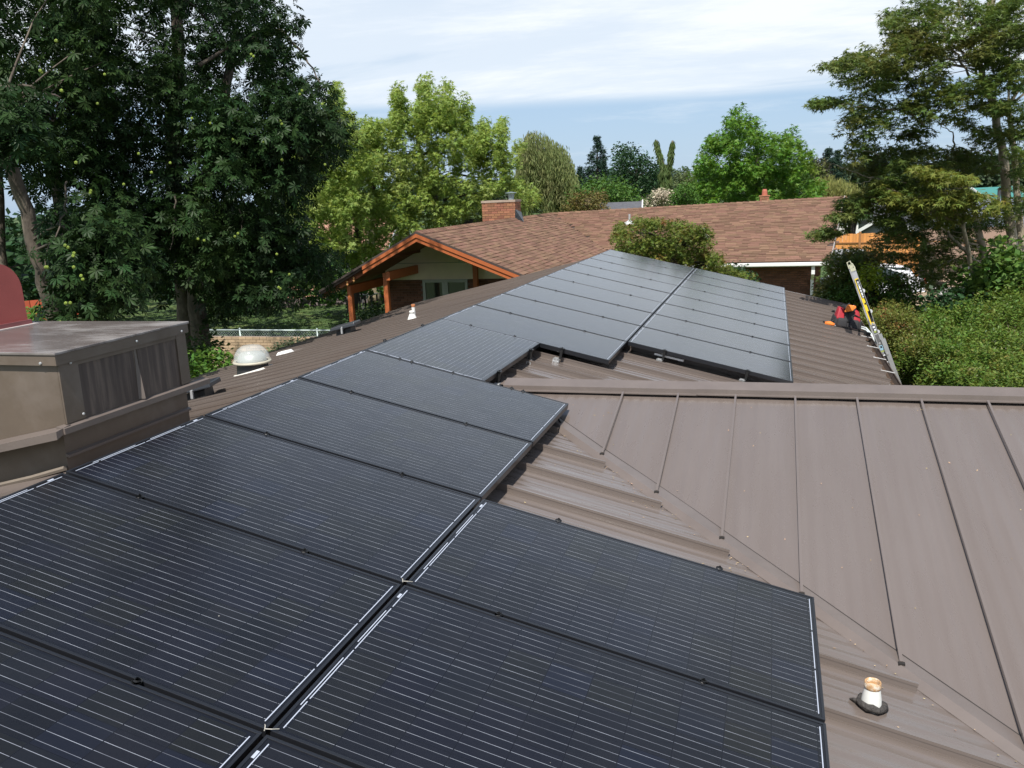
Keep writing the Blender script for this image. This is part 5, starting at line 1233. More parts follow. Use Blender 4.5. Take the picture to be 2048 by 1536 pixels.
ch_t = tree('horse_chestnut_tree', 'huge dark green horse chestnut tree filling the upper left, behind the skylight dome', 'tree', bs, cl, .38, 19, T_palm(7, 2.15, .16), .122, LC, droop=.55, flat=.75,
     trunks=[([tuple(bs)] + tk([(373, 640, 17.5), (366, 520, 17.5), (350, 400, 17.4), (345, 250, 17.2), (360, 100, 17), (340, -200, 17)]), .19, .09), ([tuple(bs2)] + tk([(398, 640, 17.2), (392, 540, 17.2), (400, 400, 17), (440, 250, 16.5), (470, 80, 16.5)]), .20, .07)],
     limbs=[(tk([(470, 90, 16), (560, 60, 15), (610, 110, 14.6), (640, 165, 14.4)]), .035, .008), (tk([(400, 130, 14), (500, 70, 14), (540, 85, 14)]), .03, .008), (tk([(352, 390, 13.2), (350, 440, 13.2), (340, 500, 13.2)]), .014, .006), (tk([(350, 440, 13.2), (370, 460, 13.2), (380, 475, 13.1)]), .010, .005), (tk([(470, 235, 12.8), (500, 265, 12.8), (560, 300, 12.8)]), .012, .004), (tk([(480, 420, 13), (485, 440, 13), (483, 460, 13)]), .008, .004)],
     bark=M_bark_brown, seed=3, parts=300, partm=LC1, auto=90, twr=.022)
def conkers(t, spots, seed):
    rr = random.Random(seed); M_c = mat('conker', (.19, .26, .035), .6, rnd=.2, bump=.4, bscale=120); me = None
    B = Vector(t.location)
    for (px, py, D) in spots:
        for k in range(rr.choice((1, 1, 2))):
            p = Vector(at(px + rr.uniform(-5, 5), py + rr.uniform(-4, 4), D))
            if me is None:
                b = bmesh.new(); bmesh.ops.create_icosphere(b, subdivisions=1, radius=.021); me = bpy.data.meshes.new('conker'); b.to_mesh(me); b.free(); me.materials.append(M_c)
            o = bpy.data.objects.new('conker', me); COL.objects.link(o); o.parent = t; o.location = p - B
conkers(ch_t, [(x, y, 12.55) for x, y in ((505, 110), (600, 185), (565, 245), (465, 278), (525, 284), (560, 318), (418, 250), (475, 470), (540, 540), (550, 510), (525, 475), (582, 545), (640, 205), (655, 330), (250, 370), (180, 385), (300, 345), (387, 237), (345, 322), (205, 150), (200, 205), (85, 142), (282, 310), (400, 480), (410, 482), (560, 575))], 5)
# --- second chestnut with the leaning trunk, far left
polyL = [(-80, -60), (200, -60), (230, 120), (200, 330), (290, 430), (300, 520), (270, 590), (150, 620), (100, 560), (60, 470), (0, 450), (-60, 460)]
holL = ((30, 400, 26, 60), (52, 480, 24, 50), (75, 560, 22, 50), (20, 30, 22, 30), (50, 170, 26, 16), (150, 200, 18, 18), (10, 380, 40, 60), (60, 430, 34, 40), (140, 420, 16, 50), (60, 90, 18, 20), (110, 130, 16, 14))
clL = np.concatenate([polyclumps([(-60, 180), (70, 200), (60, 300), (10, 310), (-60, 300)], 30, 10.8, 12, R1), polyclumps(polyL, 290, 12.8, 16.5, R1, holL), polyclumps([(115, 430), (220, 420), (290, 470), (280, 560), (200, 620), (125, 590)], 52, 10.6, 11.6, R1), polyclumps([(40, 560), (60, 600), (200, 640), (110, 640)], 5, 11, 12, R1)])
bL = at(118, 700, 13.2); bL[2] = GZ
ch2t = tree('horse_chestnut_tree', 'horse chestnut tree with a leaning pale trunk at the left edge, behind the red vent', 'tree', bL, clL, .36, 18, T_palm(7, 2.15, .16), .122, LC, droop=.55, flat=.75,
     trunks=[([tuple(bL)] + tk([(108, 640, 13.1), (82, 540, 13), (50, 420, 13), (18, 320, 12.8), (-20, 240, 12.6)]), .105, .075), (tk([(135, 640, 15), (128, 480, 15), (112, 360, 15), (105, 240, 15)]), .10, .07), (tk([(8, 620, 16), (2, 500, 16), (-5, 300, 16)]), .08, .06)],
     limbs=[(tk([(130, 360, 11.3), (133, 400, 11.2), (120, 450, 11.1), (95, 500, 11), (85, 540, 11)]), .012, .006), (tk([(0, 175, 12.5), (60, 172, 12.5), (120, 195, 12.6)]), .03, .012), (tk([(0, 225, 12.6), (60, 185, 12.6)]), .03, .012)],
     bark=M_bark_brown, seed=4, parts=120, partm=LC1, auto=40, twr=.02)
conkers(ch2t, [(x, y, 10.5) for x, y in ((133, 495), (146, 508), (150, 532), (162, 555), (94, 532), (136, 607), (118, 645), (110, 80), (85, 145), (120, 178), (148, 322))], 6)
# ground plants by the house corner at left
def shrub(name, label, cat, px, py, D, rad_px, n, per, tm, size, m, group=None, seed=2, flat=.8, droop=.2, r=.2, poly=None, D2=None):
    rr = random.Random(seed)
    cl_ = polyclumps(poly, n, D, D2 or D + 1, rr) if poly else np.array([at(px, py, D) + np.array([rr.gauss(0, .5), rr.gauss(0, .5), rr.uniform(-.9, .6)]) * rad_px * D / FPX for _ in range(n)])
    b_ = np.mean(cl_, 0); b_[2] = GZ
    return tree(name, label, cat, b_, cl_, r, per, tm, size, m, droop=droop, flat=flat, trunks=[([tuple(b_), (b_[0] + .05, b_[1], float(np.mean(cl_, 0)[2]))], .03, .015)], seed=seed, group=group, auto=8, twr=.01, crown_name='foliage')
LG = leafmat('fresh_leaf', (.085, .17, .03), .3, .02, .3); LD = leafmat('dull_leaf', (.045, .085, .025), .3, .02, .2)
shrub('leafy_shrub', 'fresh green shrub at the gutter between brown shroud and skylight dome', 'shrub', 0, 0, 13, 0, 34, 26, T_quad(), .085, LG, seed=5, r=.22, poly=[(375, 720), (420, 690), (470, 715), (455, 760), (390, 790), (370, 770)], D2=14.5)
shrub('leafy_shrub', 'dark ivy shrub at the foot of the chestnut trunks', 'shrub', 0, 0, 16, 0, 30, 24, T_quad(), .09, LD, seed=6, r=.25, poly=[(375, 650), (420, 655), (450, 690), (430, 740), (370, 740)], D2=17)
shrub('leafy_shrub', 'bright yellow green shrub by the red fence behind the red vent', 'shrub', 0, 0, 17, 0, 16, 24, T_quad(), .09, LG, seed=7, r=.2, poly=[(55, 620), (95, 605), (98, 660), (55, 660)], D2=17.6)
shrub('trailing_plant', 'variegated plant trailing over the brick garden wall beside the white fence post', 'plant', 0, 0, 21.6, 0, 30, 22, T_quad(), .10, leafmat('variegated', (.22, .27, .13), .4, .02, .2), seed=8, r=.16, poly=[(525, 712), (560, 690), (625, 672), (625, 690), (540, 718)], D2=21.9)
shrub('leafy_shrub', 'dark round shrub in the shade beside the orange porch post', 'shrub', 0, 0, 24, 0, 40, 26, T_quad(), .09, LD, seed=9, r=.28, poly=[(705, 625), (740, 612), (762, 618), (762, 660), (700, 668)], D2=25.5)
for i, (x, col) in enumerate(((668, (.16, .22, .05)), (690, (.10, .16, .04)), (655, (.30, .28, .06)), (735, (.2, .24, .06)))):
    shrub('border_plant', ['yellowish border plant left of the tall lawn post', 'green border plant between the two orange posts', 'yellow flowering plant beside the white shed', 'pale green border plant behind the black chair'][i], 'plant', 0, 0, 44, 0, 12, 22, T_quad(), .14, leafmat('border%d' % i, col, .3, .02, .3), seed=10 + i, r=.3, poly=[(x - 12, 592), (x, 580), (x + 12, 592), (x + 10, 604), (x - 10, 604)], D2=45)
# mottled trunk seen under the porch
p = atZ(748, 612, GZ)
# --- bright green maple behind the gable
LM = leafmat('bright_maple_leaf', (.225, .31, .075), .30, .018, .40, .5, col2=(.34, .40, .15), c2scale=.45, c2lo=.52, c2hi=.66)
pl = [(570, 340), (590, 310), (640, 300), (660, 180), (672, 165), (690, 215), (705, 260), (735, 235), (750, 250), (790, 225), (785, 180), (800, 175), (815, 225), (830, 235), (838, 165), (860, 152), (868, 200), (885, 215), (885, 165), (900, 165), (905, 215), (930, 190), (940, 215), (935, 270), (965, 235), (975, 270), (985, 320), (1000, 245), (1010, 240), (1005, 330), (1030, 290), (1045, 280), (1035, 350), (1065, 380), (1080, 400), (960, 450), (880, 455), (800, 480), (760, 500), (700, 530), (640, 500), (570, 420)]
holes = ((740, 375, 40, 10), (890, 345, 16, 14), (930, 345, 14, 10), (820, 300, 9, 16), (712, 470, 14, 16), (655, 455, 14, 14))
clm = np.concatenate([polyclumps(pl, 1150, 32, 37, R1, holes), polyclumps([(560, 330), (600, 300), (660, 290), (690, 200), (720, 260), (760, 330), (720, 500), (600, 500), (560, 420)], 220, 30, 33, R1, holes)] + [polyclumps([(x - w_, y + 90), (x, y), (x + w_, y + 90)], 16, 33, 34, R1) for x, y, w_ in ((796, 172, 12), (848, 150, 12), (872, 158, 10), (895, 165, 10), (933, 195, 10), (970, 235, 10), (1000, 238, 9), (680, 165, 12), (740, 232, 12))])
bm = at(700, 600, 36); bm[2] = GZ; bm2 = at(900, 600, 36); bm2[2] = GZ
tree('maple_tree', 'bright yellow green maple tree rising behind the orange trimmed gable', 'tree', bm, clm, .27, 40, T_star(5), .13, LM, droop=.35, flat=1.0,
     trunks=[([tuple(bm)] + tk([(712, 500, 36), (722, 430, 36), (745, 380, 36), (760, 320, 36)]), .24, .08), ([tuple(bm2)] + tk([(885, 460, 35.5), (862, 370, 35.5), (838, 300, 35.5), (830, 240, 35.5)]), .20, .05)],
     limbs=[(tk([(722, 430, 36), (700, 380, 36), (670, 330, 36)]), .12, .03), (tk([(722, 430, 36), (780, 400, 35.5), (830, 375, 35.5)]), .10, .03), (tk([(862, 370, 35.5), (900, 345, 35.5), (960, 355, 35.5)]), .08, .03), (tk([(885, 400, 35.5), (930, 390, 35.5), (990, 380, 35.5)]), .07, .03), (tk([(862, 340, 35.5), (900, 280, 35.5), (920, 230, 35.5)]), .06, .02)],
     bark=M_bark_dark, seed=7, auto=130, twr=.03)
# --- generic helper for background trees
def bgtree(name, label, poly, n, D0, D1, r, per, tm, size, m, seed, droop=.3, flat=.85, trunkx=None, cat='tree', group=None, holes=(), auto=12, r0=.25):
    rr = random.Random(seed); cl_ = polyclumps(poly, n, D0, D1, rr, holes)
    xs_ = [p[0] for p in poly]; ys_ = [p[1] for p in poly]; tx = trunkx or sum(xs_) / len(xs_)
    Dm = (D0 + D1) / 2; b_ = at(tx, max(ys_), Dm); b_[2] = GZ; tp_ = at(tx, min(ys_) * .7 + max(ys_) * .3, Dm)
    return tree(name, label, cat, b_, cl_, r, per, tm, size, m, droop=droop, flat=flat, trunks=[([tuple(b_), (tp_[0], tp_[1], (tp_[2] + GZ) / 2), tuple(tp_)], r0, r0 * .3)], seed=seed, group=group, auto=auto, twr=.04, bark=M_bark_dark)
LSG = leafmat('sweetgum_leaf', (.10, .20, .030), .3, .02, .28, .45, col2=(.17, .23, .04), c2scale=.16, c2lo=.55, c2hi=.68)
bgtree('sweetgum_tree', 'large rounded bright green tree with pointed tops behind the shingle ridge', [(1372, 408), (1378, 370), (1392, 340), (1400, 300), (1425, 270), (1446, 265), (1447, 238), (1466, 235), (1480, 212), (1490, 230), (1517, 245), (1528, 275), (1540, 272), (1545, 250), (1556, 268), (1566, 282), (1586, 262), (1600, 285), (1612, 300), (1620, 320), (1632, 360), (1645, 372), (1640, 400), (1560, 405), (1450, 412)], 300, 60, 68, .55, 52, T_star(5), .24, LSG, 21, r0=.35)
LDG = leafmat('deep_green_leaf', (.026, .060, .022), .3, .015, .15, .5)
bgtree('round_dark_tree', 'dark dense rounded tree left of the forked weeping conifer', [(1218, 400), (1222, 345), (1235, 310), (1242, 295), (1258, 290), (1278, 305), (1292, 320), (1300, 305), (1315, 320), (1322, 345), (1322, 400)], 120, 80, 88, 1.0, 60, T_quad(), .26, LDG, 22)
LMG = leafmat('mid_green_leaf', (.060, .125, .022), .3, .015, .22, .5)
bgtree('spreading_green_tree', 'low spreading mid green tree above the small dark grey roof', [(1140, 412), (1165, 375), (1200, 357), (1225, 365), (1255, 378), (1280, 400), (1275, 412), (1210, 412), (1205, 420), (1150, 425)], 80, 50, 56, .7, 60, T_quad(), .18, LMG, 23)
bgtree('brownish_small_tree', 'small brown tinged tree between the willow and the grey roof', [(1128, 425), (1145, 395), (1170, 390), (1200, 385), (1210, 405), (1205, 420), (1150, 425)], 40, 44, 47, .45, 50, T_quad(), .14, leafmat('brown_green', (.12, .10, .03), .35, .03, .25), 24)
bgtree('blossoming_shrub', 'cream blossoming shrub beside the trunk of forked conifer', [(1286, 410), (1290, 395), (1310, 384), (1318, 382), (1348, 388), (1350, 410)], 30, 58, 60, .4, 60, T_quad(.45), .13, leafmat('cream_blossom', (.48, .42, .32), .3, .02, .2, col2=(.12, .16, .05), c2scale=2), 25, cat='shrub')
bgtree('small_green_tree', 'small bright green tree right of the forked conifer trunk', [(1350, 410), (1352, 385), (1368, 372), (1385, 380), (1392, 410)], 40, 55, 58, .45, 50, T_quad(), .15, LMG, 26)
bgtree('olive_background_tree', 'soft olive tree just left of the large sweetgum tree', [(1345, 390), (1350, 360), (1362, 345), (1378, 352), (1385, 390)], 40, 90, 95, .8, 40, T_quad(), .25, leafmat('olive_leaf', (.10, .13, .05), .3, .02, .2), 27)
bgtree('purple_green_tree', 'tree with purple and green leaves right of sweetgum', [(1618, 400), (1618, 340), (1630, 325), (1645, 322), (1655, 340), (1650, 400)], 50, 75, 80, .7, 45, T_quad(), .22, leafmat('purple_green', (.045, .03, .03), .3, .03, .15, col2=(.11, .15, .03), c2scale=.35), 28)
# distant woodland band
def woodland(name, xs0, xs1, ytop, ybot, D, n, size, m, seed, label):
    rr = random.Random(seed); cl_ = []
    for i in range(n):
        x = rr.uniform(xs0, xs1); yt = ytop + 7 * math.sin(x * .035 + seed) + 5 * math.sin(x * .11) - (x - 1400) * .043
        yb = ybot - (x - 1400) * .043
        cl_.append(at(x, yt + (yb - yt) * rr.random() ** 1.3, D + rr.uniform(-15, 15)))
    rng = np.random.default_rng(seed); pos, M = leaf_frames(np.array(cl_), 2.2 * min(1, D / 110), 26, size, .1, .8, rng)
    me = inst_mesh(name, pos, M, T_quad(.5), m); o = bpy.data.objects.new(name, me); COL.objects.link(o); tag(o, label, 'woodland', kind='stuff')
woodland('distant_woodland', 560, 2120, 347, 400, 230, 1500, 1.0, leafmat('far_leaf', (.055, .085, .045), .3, .02, .1), 31, 'hazy dark green band of far trees along the horizon')
woodland('garden_thicket', -400, 560, 395, 540, 46, 900, .30, LDG, 33, 'dark mass of garden shrubs behind the chestnut trunks at left')
woodland('garden_thicket', 560, 800, 500, 560, 52, 260, .22, LMG, 34, 'green thicket behind the lawn edging under the bright maple')
# conifers
def conifer(name, label, px, ytop, ybot, D, halfw_px, seed, m, group=None, lean=0, gappy=.0):
    rng = np.random.default_rng(seed); top = at(px, ytop, D); b_ = at(px, ybot, D); base = np.array([b_[0], b_[1], GZ]); H = top[2] - base[2]; hw = halfw_px * D / FPX
    cl_ = []; hvis = H
    nl = 46
    for i in range(nl):
        f = i / (nl - 1); z = top[2] - .1 - f * (H - 1.2); rad = hw * (f ** .8) * 1.0
        k = 4 + int(16 * f)
        for j in range(k):
            a = rng.uniform(0, 6.28); q = rad * 1.25 * rng.uniform(.5, 1.0); cl_.append((top[0] + q * math.cos(a), top[1] + q * math.sin(a), z - q * .25))
    cl_ = np.array(cl_)
    return tree(name, label, 'tree', base, cl_, .07 * hw + .16, 34, T_quad(.16), .04 * hw + .16, m, droop=.35, flat=.45, trunks=[([tuple(base), tuple(top)], .28, .04)], seed=seed, group=group, auto=0, bark=M_bark_dark)
LN = leafmat('dark_needles', (.022, .048, .030), .3, .015, .05, .6)
conifer('pointed_conifer', 'tall narrow dark pointed conifer standing above the willow right side', 1194, 272, 400, 105, 48, 41, LN)
conifer('small_conifer', 'small pointed conifer just right of the willow', 1160, 333, 400, 120, 30, 42, LN)
conifer('dark_conifer', 'left and taller of two dark conifers by the utility pole', 1658, 296, 400, 110, 42, 43, LN)
conifer('dark_conifer', 'right and slimmer of two dark conifers by the utility pole', 1675, 300, 400, 113, 26, 44, LN)
conifer('dark_conifer', 'small dark conifer half hidden left of the pointed conifer pair', 1208, 320, 400, 100, 15, 45, LN)
# willows: hanging strands
def willow(name, label, tops, D0, D1, len_px, n, leafm, seed, cat='tree', drift=6, sz=.16, base_px=None):
    rr = random.Random(seed); rng = np.random.default_rng(seed); cl_ = []
    for i in range(n):
        k = rr.uniform(0, len(tops) - 1.001); a = int(k); f = k - a; x = tops[a][0] * (1 - f) + tops[a + 1][0] * f; y = tops[a][1] * (1 - f) + tops[a + 1][1] * f
        D = rr.uniform(D0, D1); y += rr.random() ** 1.5 * 60; ln = len_px * rr.uniform(.35, 1); yb = min(y + ln, 425)
        s_ = y; x0 = x; dx = rr.uniform(-drift, drift)
        while s_ < yb:
            cl_.append(at(x0 + dx * (1 - math.exp(-(s_ - y) / 25)) + rr.gauss(0, .8), s_, D)); s_ += 4.5
    cl_ = np.array(cl_); bx = base_px or tops[len(tops) // 2][0]; b_ = at(bx, 420, (D0 + D1) / 2); b_[2] = GZ; tp_ = at(bx, min(t[1] for t in tops) + 35, (D0 + D1) / 2)
    N = len(cl_); per = 3
    pos = np.repeat(cl_, per, 0) + rng.normal(0, .10, (N * per, 3)); d = rng.normal(0, .25, (N * per, 3)); d[:, 2] -= 1; d /= np.linalg.norm(d, axis=1)[:, None]
    nn = rng.normal(0, 1, (N * per, 3)); nn[:, 2] += .4; x = np.cross(d, nn); x /= np.linalg.norm(x, axis=1)[:, None]; z = np.cross(x, d); M = np.stack([x, d, z], 2) * (sz * 1.9)
    t = thing(name, label, cat, tuple(b_)); me = inst_mesh('crown', pos, M, T_quad(.10), leafm); o = bpy.data.objects.new('crown', me); COL.objects.link(o); o.parent = t; o.location = tuple(-b_)
    c = MB(); c.tube([(0, 0, 0), (.1, 0, (tp_[2] - GZ) * .5), tuple(tp_ - b_)], [.35, .2, .07], 8)
    for i in range(7):
        k = rr.uniform(0, len(tops) - 1.001); a = int(k); e = at(tops[a][0], tops[a][1] + 12, (D0 + D1) / 2) - b_; c.tube([(0, 0, (tp_[2] - GZ) * .55), tuple(e * .6 + (tp_ - b_) * .4), tuple(e)], [.12, .07, .02], 5)
    c.build('trunk', M_bark_dark, t, smooth=True); return t
willow('weeping_willow', 'tall grey green weeping willow right of the bright maple', [(1036, 330), (1042, 285), (1058, 262), (1078, 262), (1098, 275), (1112, 285), (1128, 292), (1142, 320), (1152, 350)], 52, 57, 150, 430, leafmat('willow_leaf', (.19, .225, .085), .35, .02, .35, col2=(.24, .23, .11), c2scale=.3), 51, sz=.15)
willow('golden_willow', 'low pale golden green willow above the right end of the shingle ridge', [(1618, 372), (1635, 356), (1650, 350), (1668, 350), (1690, 358), (1712, 366), (1735, 372)], 68, 72, 50, 420, leafmat('golden_leaf', (.24, .25, .08), .3, .02, .35), 52, sz=.17)
willow('weeping_birch_hedge', 'tall strands of green bamboo like foliage behind the orange fence', [(1672, 425), (1690, 402), (1705, 398), (1722, 402), (1738, 415)], 47, 49, 62, 380, leafmat('bamboo_leaf', (.075, .14, .04), .3, .02, .25), 53, drift=1, sz=.16)
# forked weeping conifer
def forked():
    rng = np.random.default_rng(61); D = 62; cl_ = []
    for (xa, ya, xb, yb, w_) in ((1312, 281, 1325, 330, 2.2), (1345, 283, 1339, 330, 2.2), (1331, 328, 1331, 345, 7), (1331, 340, 1332, 410, 11)):
        nn = int(abs(yb - ya) * 1.6 * (1 + w_ * .12))
        for i in range(nn):
            f = rng.random(); cl_.append(at(xa + (xb - xa) * f + rng.normal(0, w_ * .5), ya + (yb - ya) * f, D + rng.normal(0, w_ * D / FPX * .35)))
    cl_ = np.array(cl_); b_ = at(1332, 420, D); b_[2] = GZ
    per = 16; N = len(cl_); pos = np.repeat(cl_, per, 0) + rng.normal(0, .05, (N * per, 3)); d = rng.normal(0, .16, (N * per, 3)); d[:, 2] -= 1; d /= np.linalg.norm(d, axis=1)[:, None]
    nn = rng.normal(0, 1, (N * per, 3)); x = np.cross(d, nn); x /= np.linalg.norm(x, axis=1)[:, None]; z = np.cross(x, d); M = np.stack([x, d, z], 2) * .42
    t = thing('weeping_conifer', 'odd weeping conifer with two upright horns above a green column', 'tree', tuple(b_)); me = inst_mesh('crown', pos, M, T_quad(.10), leafmat('weeping_needles', (.085, .125, .04), .35, .02, .15)); o = bpy.data.objects.new('crown', me); COL.objects.link(o); o.parent = t; o.location = tuple(-b_)
    c = MB(); c.tube([(0, 0, 0), tuple(at(1331, 345, D) - b_), tuple(at(1325, 325, D) - b_), tuple(at(1312, 281, D) - b_)], [.25, .15, .10, .05], 7); c.tube([tuple(at(1331, 345, D) - b_), tuple(at(1340, 322, D) - b_), tuple(at(1345, 281, D) - b_)], [.15, .10, .05], 7); c.build('trunk', M_bark, t, smooth=True)
forked()
# --- reddish maple shrub in front of the shingle roof
LR = leafmat('vine_maple_leaf', (.115, .155, .03), .35, .03, .28, .5, col2=(.24, .10, .035), c2scale=2.4, c2lo=.56, c2hi=.68)
plv = [(1230, 480), (1238, 452), (1262, 448), (1270, 432), (1290, 448), (1302, 440), (1330, 448), (1345, 440), (1372, 452), (1385, 440), (1395, 455), (1412, 460), (1422, 480), (1428, 505), (1450, 520), (1470, 545), (1500, 556), (1505, 572), (1440, 575), (1380, 560), (1320, 530), (1240, 505)]
bgtree('vine_maple', 'rounded green maple with red tinged leaf tips behind the far end of the array', plv, 260, 19.5, 22.0, .19, 56, T_star(5), .065, LR, 71, trunkx=1360, auto=50, r0=.05)
bgtree('dark_evergreen_shrub', 'dark glossy shrub at the right foot of the reddish maple', [(1440, 575), (1445, 545), (1470, 535), (1490, 540), (1510, 570), (1500, 590), (1450, 590)], 30, 21.3, 22.2, .24, 60, T_quad(), .085, LDG, 72, cat='shrub', auto=5, r0=.04)
# --- maple shrubs behind the ladder
LO = leafmat('ochre_maple_leaf', (.085, .125, .026), .35, .03, .3, .5, col2=(.20, .16, .045), c2scale=1.6, c2lo=.50, c2hi=.66)
bgtree('small_maple', 'ochre and green small maple behind the top of the ladder', [(1640, 590), (1655, 540), (1668, 520), (1690, 508), (1715, 505), (1750, 508), (1790, 500), (1800, 505), (1760, 520), (1730, 540), (1745, 600), (1720, 640), (1680, 620), (1640, 600)], 170, 18.2, 20.5, .26, 60, T_star(5), .070, LO, 73, trunkx=1715, auto=40, r0=.05)
bgtree('green_shrub', 'dense mid green shrub behind the ladder beside the backpack', [(1640, 600), (1670, 570), (1730, 560), (1790, 540), (1830, 575), (1850, 640), (1800, 670), (1740, 670), (1700, 625)], 130, 17.7, 19.3, .24, 56, T_quad(.3), .065, LMG, 74, cat='shrub', auto=20, r0=.04)
bgtree('yellow_green_shrub', 'bright yellow green shrub between the ladder top and the parked car', [(1722, 560), (1730, 535), (1748, 528), (1756, 550), (1750, 575), (1725, 575)], 22, 17.2, 17.7, .19, 50, T_quad(.3), .06, leafmat('yellow_green', (.20, .27, .03), .25, .02, .35), 75, cat='shrub', auto=5, r0=.03)
# --- large layered maple on the right
LJ = leafmat('layered_maple_leaf', (.085, .130, .032), .35, .022, .34, .5, col2=(.135, .14, .04), c2scale=1.1, c2lo=.50, c2hi=.64)
LJ1 = leafmat('layered_maple_leaf_one', (.10, .125, .032), .35, .03, .24, .5, island=False)
rj = random.Random(81); cj = []; DSC = 1.36
tkj = lambda lst: [tuple(at(a, b, c_ * DSC)) for a, b, c_ in lst]
def pad(cx, cy, rx, ry, D, n, dr=.0, dD=1.0):
    for _ in range(int(n * 1.35) + 1):
        while True:
            u_, v_ = rj.uniform(-1, 1), rj.uniform(-1, 1)
            if u_ * u_ + v_ * v_ < 1: break
        cj.append(at(cx + u_ * rx, cy + v_ * ry + dr * u_ * rx, (D + rj.uniform(-dD, dD)) * DSC))
for a in ((1900, 40, 130, 50, 13, 60), (1990, 90, 90, 45, 13, 45), (1830, 60, 55, 50, 12.6, 26), (2040, 40, 60, 60, 13, 30), (1800, 60, 25, 40, 12.6, 10), (1850, 110, 60, 30, 12.8, 18), (1745, 110, 45, 18, 12.2, 14), (1695, 130, 40, 10, 12, 9), (1655, 132, 12, 5, 12, 2), (1730, 140, 60, 12, 12.2, 14), (1770, 150, 50, 25, 12.4, 14), (1700, 165, 25, 12, 12.2, 5), (1750, 180, 40, 14, 12.4, 7), (1645, 208, 32, 9, 11.9, 8), (1690, 205, 20, 9, 12, 3), (1735, 192, 12, 9, 12.2, 2), (1840, 160, 45, 30, 12.8, 15), (1860, 125, 30, 40, 13, 10), (1800, 215, 55, 18, 12.6, 13), (1740, 225, 30, 12, 12.3, 6), (1715, 240, 20, 18, 12.3, 6), (1695, 258, 10, 15, 12.2, 2), (1728, 270, 16, 14, 12.3, 3), (1710, 285, 6, 10, 12.2, 1), (1770, 250, 26, 16, 12.4, 5), (1820, 260, 30, 26, 12.6, 9), (1850, 200, 30, 25, 12.8, 9), (1940, 180, 50, 16, 12.8, 14), (2000, 165, 60, 18, 12.8, 18), (1970, 215, 60, 12, 12.8, 12), (1890, 200, 30, 14, 12.7, 7), (1870, 240, 40, 12, 12.8, 6), (2030, 220, 40, 25, 13, 12), (1990, 270, 50, 20, 13.2, 13), (2040, 285, 25, 30, 13, 10), (1920, 250, 30, 10, 13.2, 4), (1960, 120, 40, 16, 13, 10), (2030, 135, 30, 14, 13, 8),
          (1740, 305, 40, 14, 12.5, 9), (1720, 330, 25, 16, 12.5, 6), (1790, 310, 40, 25, 13, 12), (1850, 320, 50, 30, 13.2, 18), (1760, 350, 50, 20, 13, 13), (1830, 370, 50, 26, 13.4, 18), (1900, 330, 60, 30, 14, 20), (1960, 310, 50, 20, 14, 10), (1790, 385, 45, 22, 12.8, 15), (1860, 400, 60, 26, 14, 20), (1740, 380, 26, 12, 12.6, 4), (1710, 400, 22, 10, 12.5, 4), (1700, 425, 18, 12, 12.5, 4), (1800, 430, 55, 22, 13, 16), (1900, 440, 60, 30, 14.5, 24), (1860, 470, 60, 30, 14, 22), (1800, 480, 50, 24, 13.4, 14), (1840, 520, 70, 26, 14, 20), (1920, 490, 40, 30, 14.6, 14), (1870, 540, 50, 20, 14, 10), (1990, 430, 30, 30, 15, 8), (2040, 400, 25, 40, 14, 9), (2000, 330, 30, 20, 14, 7), (2045, 340, 20, 20, 13.6, 6), (1890, 560, 60, 24, 14.5, 12), (1820, 570, 50, 26, 14, 14), (1860, 610, 50, 20, 14.5, 8), (1770, 450, 30, 16, 13, 7), (1940, 540, 18, 26, 14.5, 5), (2005, 480, 20, 26, 15, 5)):
    pad(*a)
for a in ((1680, 440, 16, 10, 11.8, 4), (1660, 462, 18, 8, 11.8, 5), (1640, 470, 18, 8, 11.8, 4), (1690, 412, 14, 12, 12, 4)): pad(*a, dD=.3)
nJ = len(cj)
abj = polyclumps([(1800, -60), (2300, -60), (2700, 500), (2700, -900), (1950, -800)], 200, 17, 22, rj)
bj = at(1985, 640, 14.2 * DSC); bj[2] = GZ; bj2 = at(2040, 640, 14.4 * DSC); bj2[2] = GZ; bj3 = at(2062, 640, 14.8 * DSC); bj3[2] = GZ
